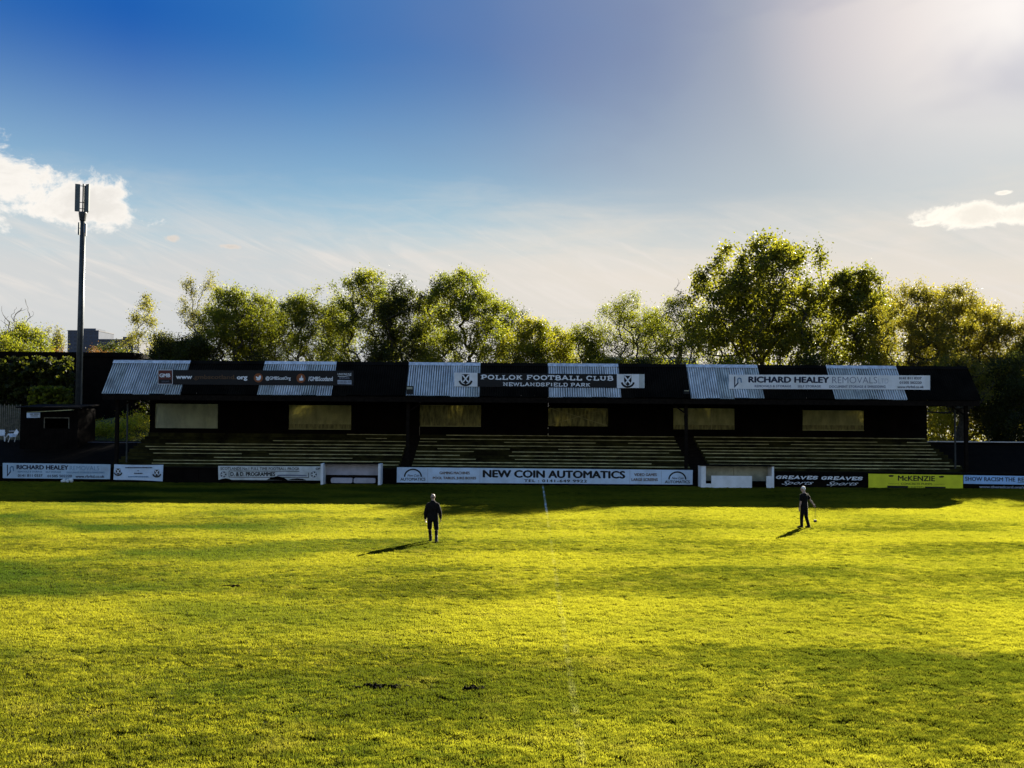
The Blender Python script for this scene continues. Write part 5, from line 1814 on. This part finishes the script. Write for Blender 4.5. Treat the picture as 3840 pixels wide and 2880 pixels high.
# second man, turned to the left, arm held out with a block on a rod
J2 = dict(neck=(0, .03), head=(0, .06, 1.66), shl=(-.185, 0, 1.40), shr=(.185, 0, 1.40), ell=(-.225, .02, 1.11), elr=(.33, -.06, 1.20),
          wrl=(-.22, .08, .86), wrr=(.44, -.16, .98), thl=(.3, 1, 0), thr=(-.2, 1, .2), hdl=(0, .15, -1), hdr=(.35, -.3, -.85), cur=.9,
          hpl=(-.09, 0, .86), hpr=(.09, 0, .86), knl=(-.10, .06, .48), knr=(.11, -.02, .48), anl=(-.10, .06, .10), anr=(.15, -.12, .10), tol=(-.12, .23, .035), tor=(.17, .04, .035))


def wear2(J, q):
    out = []
    mb = MB()
    mb.loft([(0, 0, .86, .180, .135), (0, 0, .98, .178, .132), (0, .01, 1.12, .172, .13), (0, .01, 1.26, .183, .135), (0, 0, 1.38, .195, .128), (0, 0, 1.45, .15, .10), (0, .01, 1.50, .085, .08)], 22)
    for s in 'lr':
        mb.chain([(*J['sh' + s], .080), (*lerp(J['sh' + s], J['el' + s], .45), .074), (*lerp(J['sh' + s], J['el' + s], .62), .072)], 12)
    out.append(('tshirt', mb, M['tshirt']))
    mb = MB()
    mb.loft([(0, 0, .78, .165, .12), (0, -.005, .88, .175, .128), (0, 0, .96, .165, .12)], 18)
    for s in 'lr':
        kn, an = J['kn' + s], J['an' + s]
        mb.chain([(*J['hp' + s], .108), (*lerp(J['hp' + s], kn, .5), .094), (*kn, .078), (*lerp(kn, an, .6), .070), (*lerp(kn, an, .95), .066)], 12)
    out.append(('trousers', mb, M['trousers']))
    mb = MB()
    for s in 'lr':
        an, to = J['an' + s], J['to' + s]
        mb.chain([(*an, .052), (an[0], an[1] - .05, .045, .043)], 12)
        mb.chain([(*an, .05), (*lerp(an, to, .6), .048), (*to, .042)], 12)
    out.append(('boots', mb, M['boots']))
    mb = MB()
    mb.ball(q(0, -.015, .045), (.088, .092, .082), 16, 10)
    mb.ball(q(0, -.05, 0.0), (.075, .06, .075), 14, 8)
    out.append(('hair', mb, M['hair']))
    return out


f2 = G(3016, 1981)
RZ2 = R(38)
person('white haired person in a black T-shirt holding a rod out to one side', (f2.x, f2.y, 0), RZ2, J2, wear2, head_yaw=R(32))
hw_ = turn((.44 + .045, -.16 - .04), RZ2)
hx, hy, hz = f2.x + hw_[0], f2.y + hw_[1], .90
tool = thing('hand_tamper', 'thin rod with a small dark block at its end held by the white haired person', 'hand tool', (hx, hy, .2))
part('rod', MB().tube((hx, hy, .34), (hx + .01, hy, hz + .06), .009, .009, 8), M['darkmetal'], tool)
part('block', MB().box((hx - .05, hy - .045, .245), (hx + .06, hy + .045, .345)), M['boots'], tool)
part('grip', MB().tube((hx + .009, hy, hz - .04), (hx + .011, hy, hz + .09), .014, .014, 8), M['boots'], tool)

# scuffed bare spots in the turf
for i, (px, py, w, lab) in enumerate(((1430, 2580, 1.0, 'long dark scuffed strip of bare soil in the near grass'), (1780, 2588, .42, 'short dark scuff of bare soil right of the long one'), (868, 2201, .5, 'small dark scuff of bare soil in the left half of the pitch'))):
    c = G(px, py)
    rr = random.Random(90 + i)
    mb = MB()
    for k in range(int(26 * w) + 8):
        x = c.x + rr.uniform(-w / 2, w / 2) * (.95)
        y = c.y + rr.gauss(0, .05)
        mb.ball((x, y, .03), (rr.uniform(.025, .06), rr.uniform(.02, .04), rr.uniform(.02, .042)), 6, 4)
    o = mesh_obj('bare_patch', mb.v, mb.f, M['soil'])
    tag(o, lab, 'bare patch', 'bare scuffs in the turf')
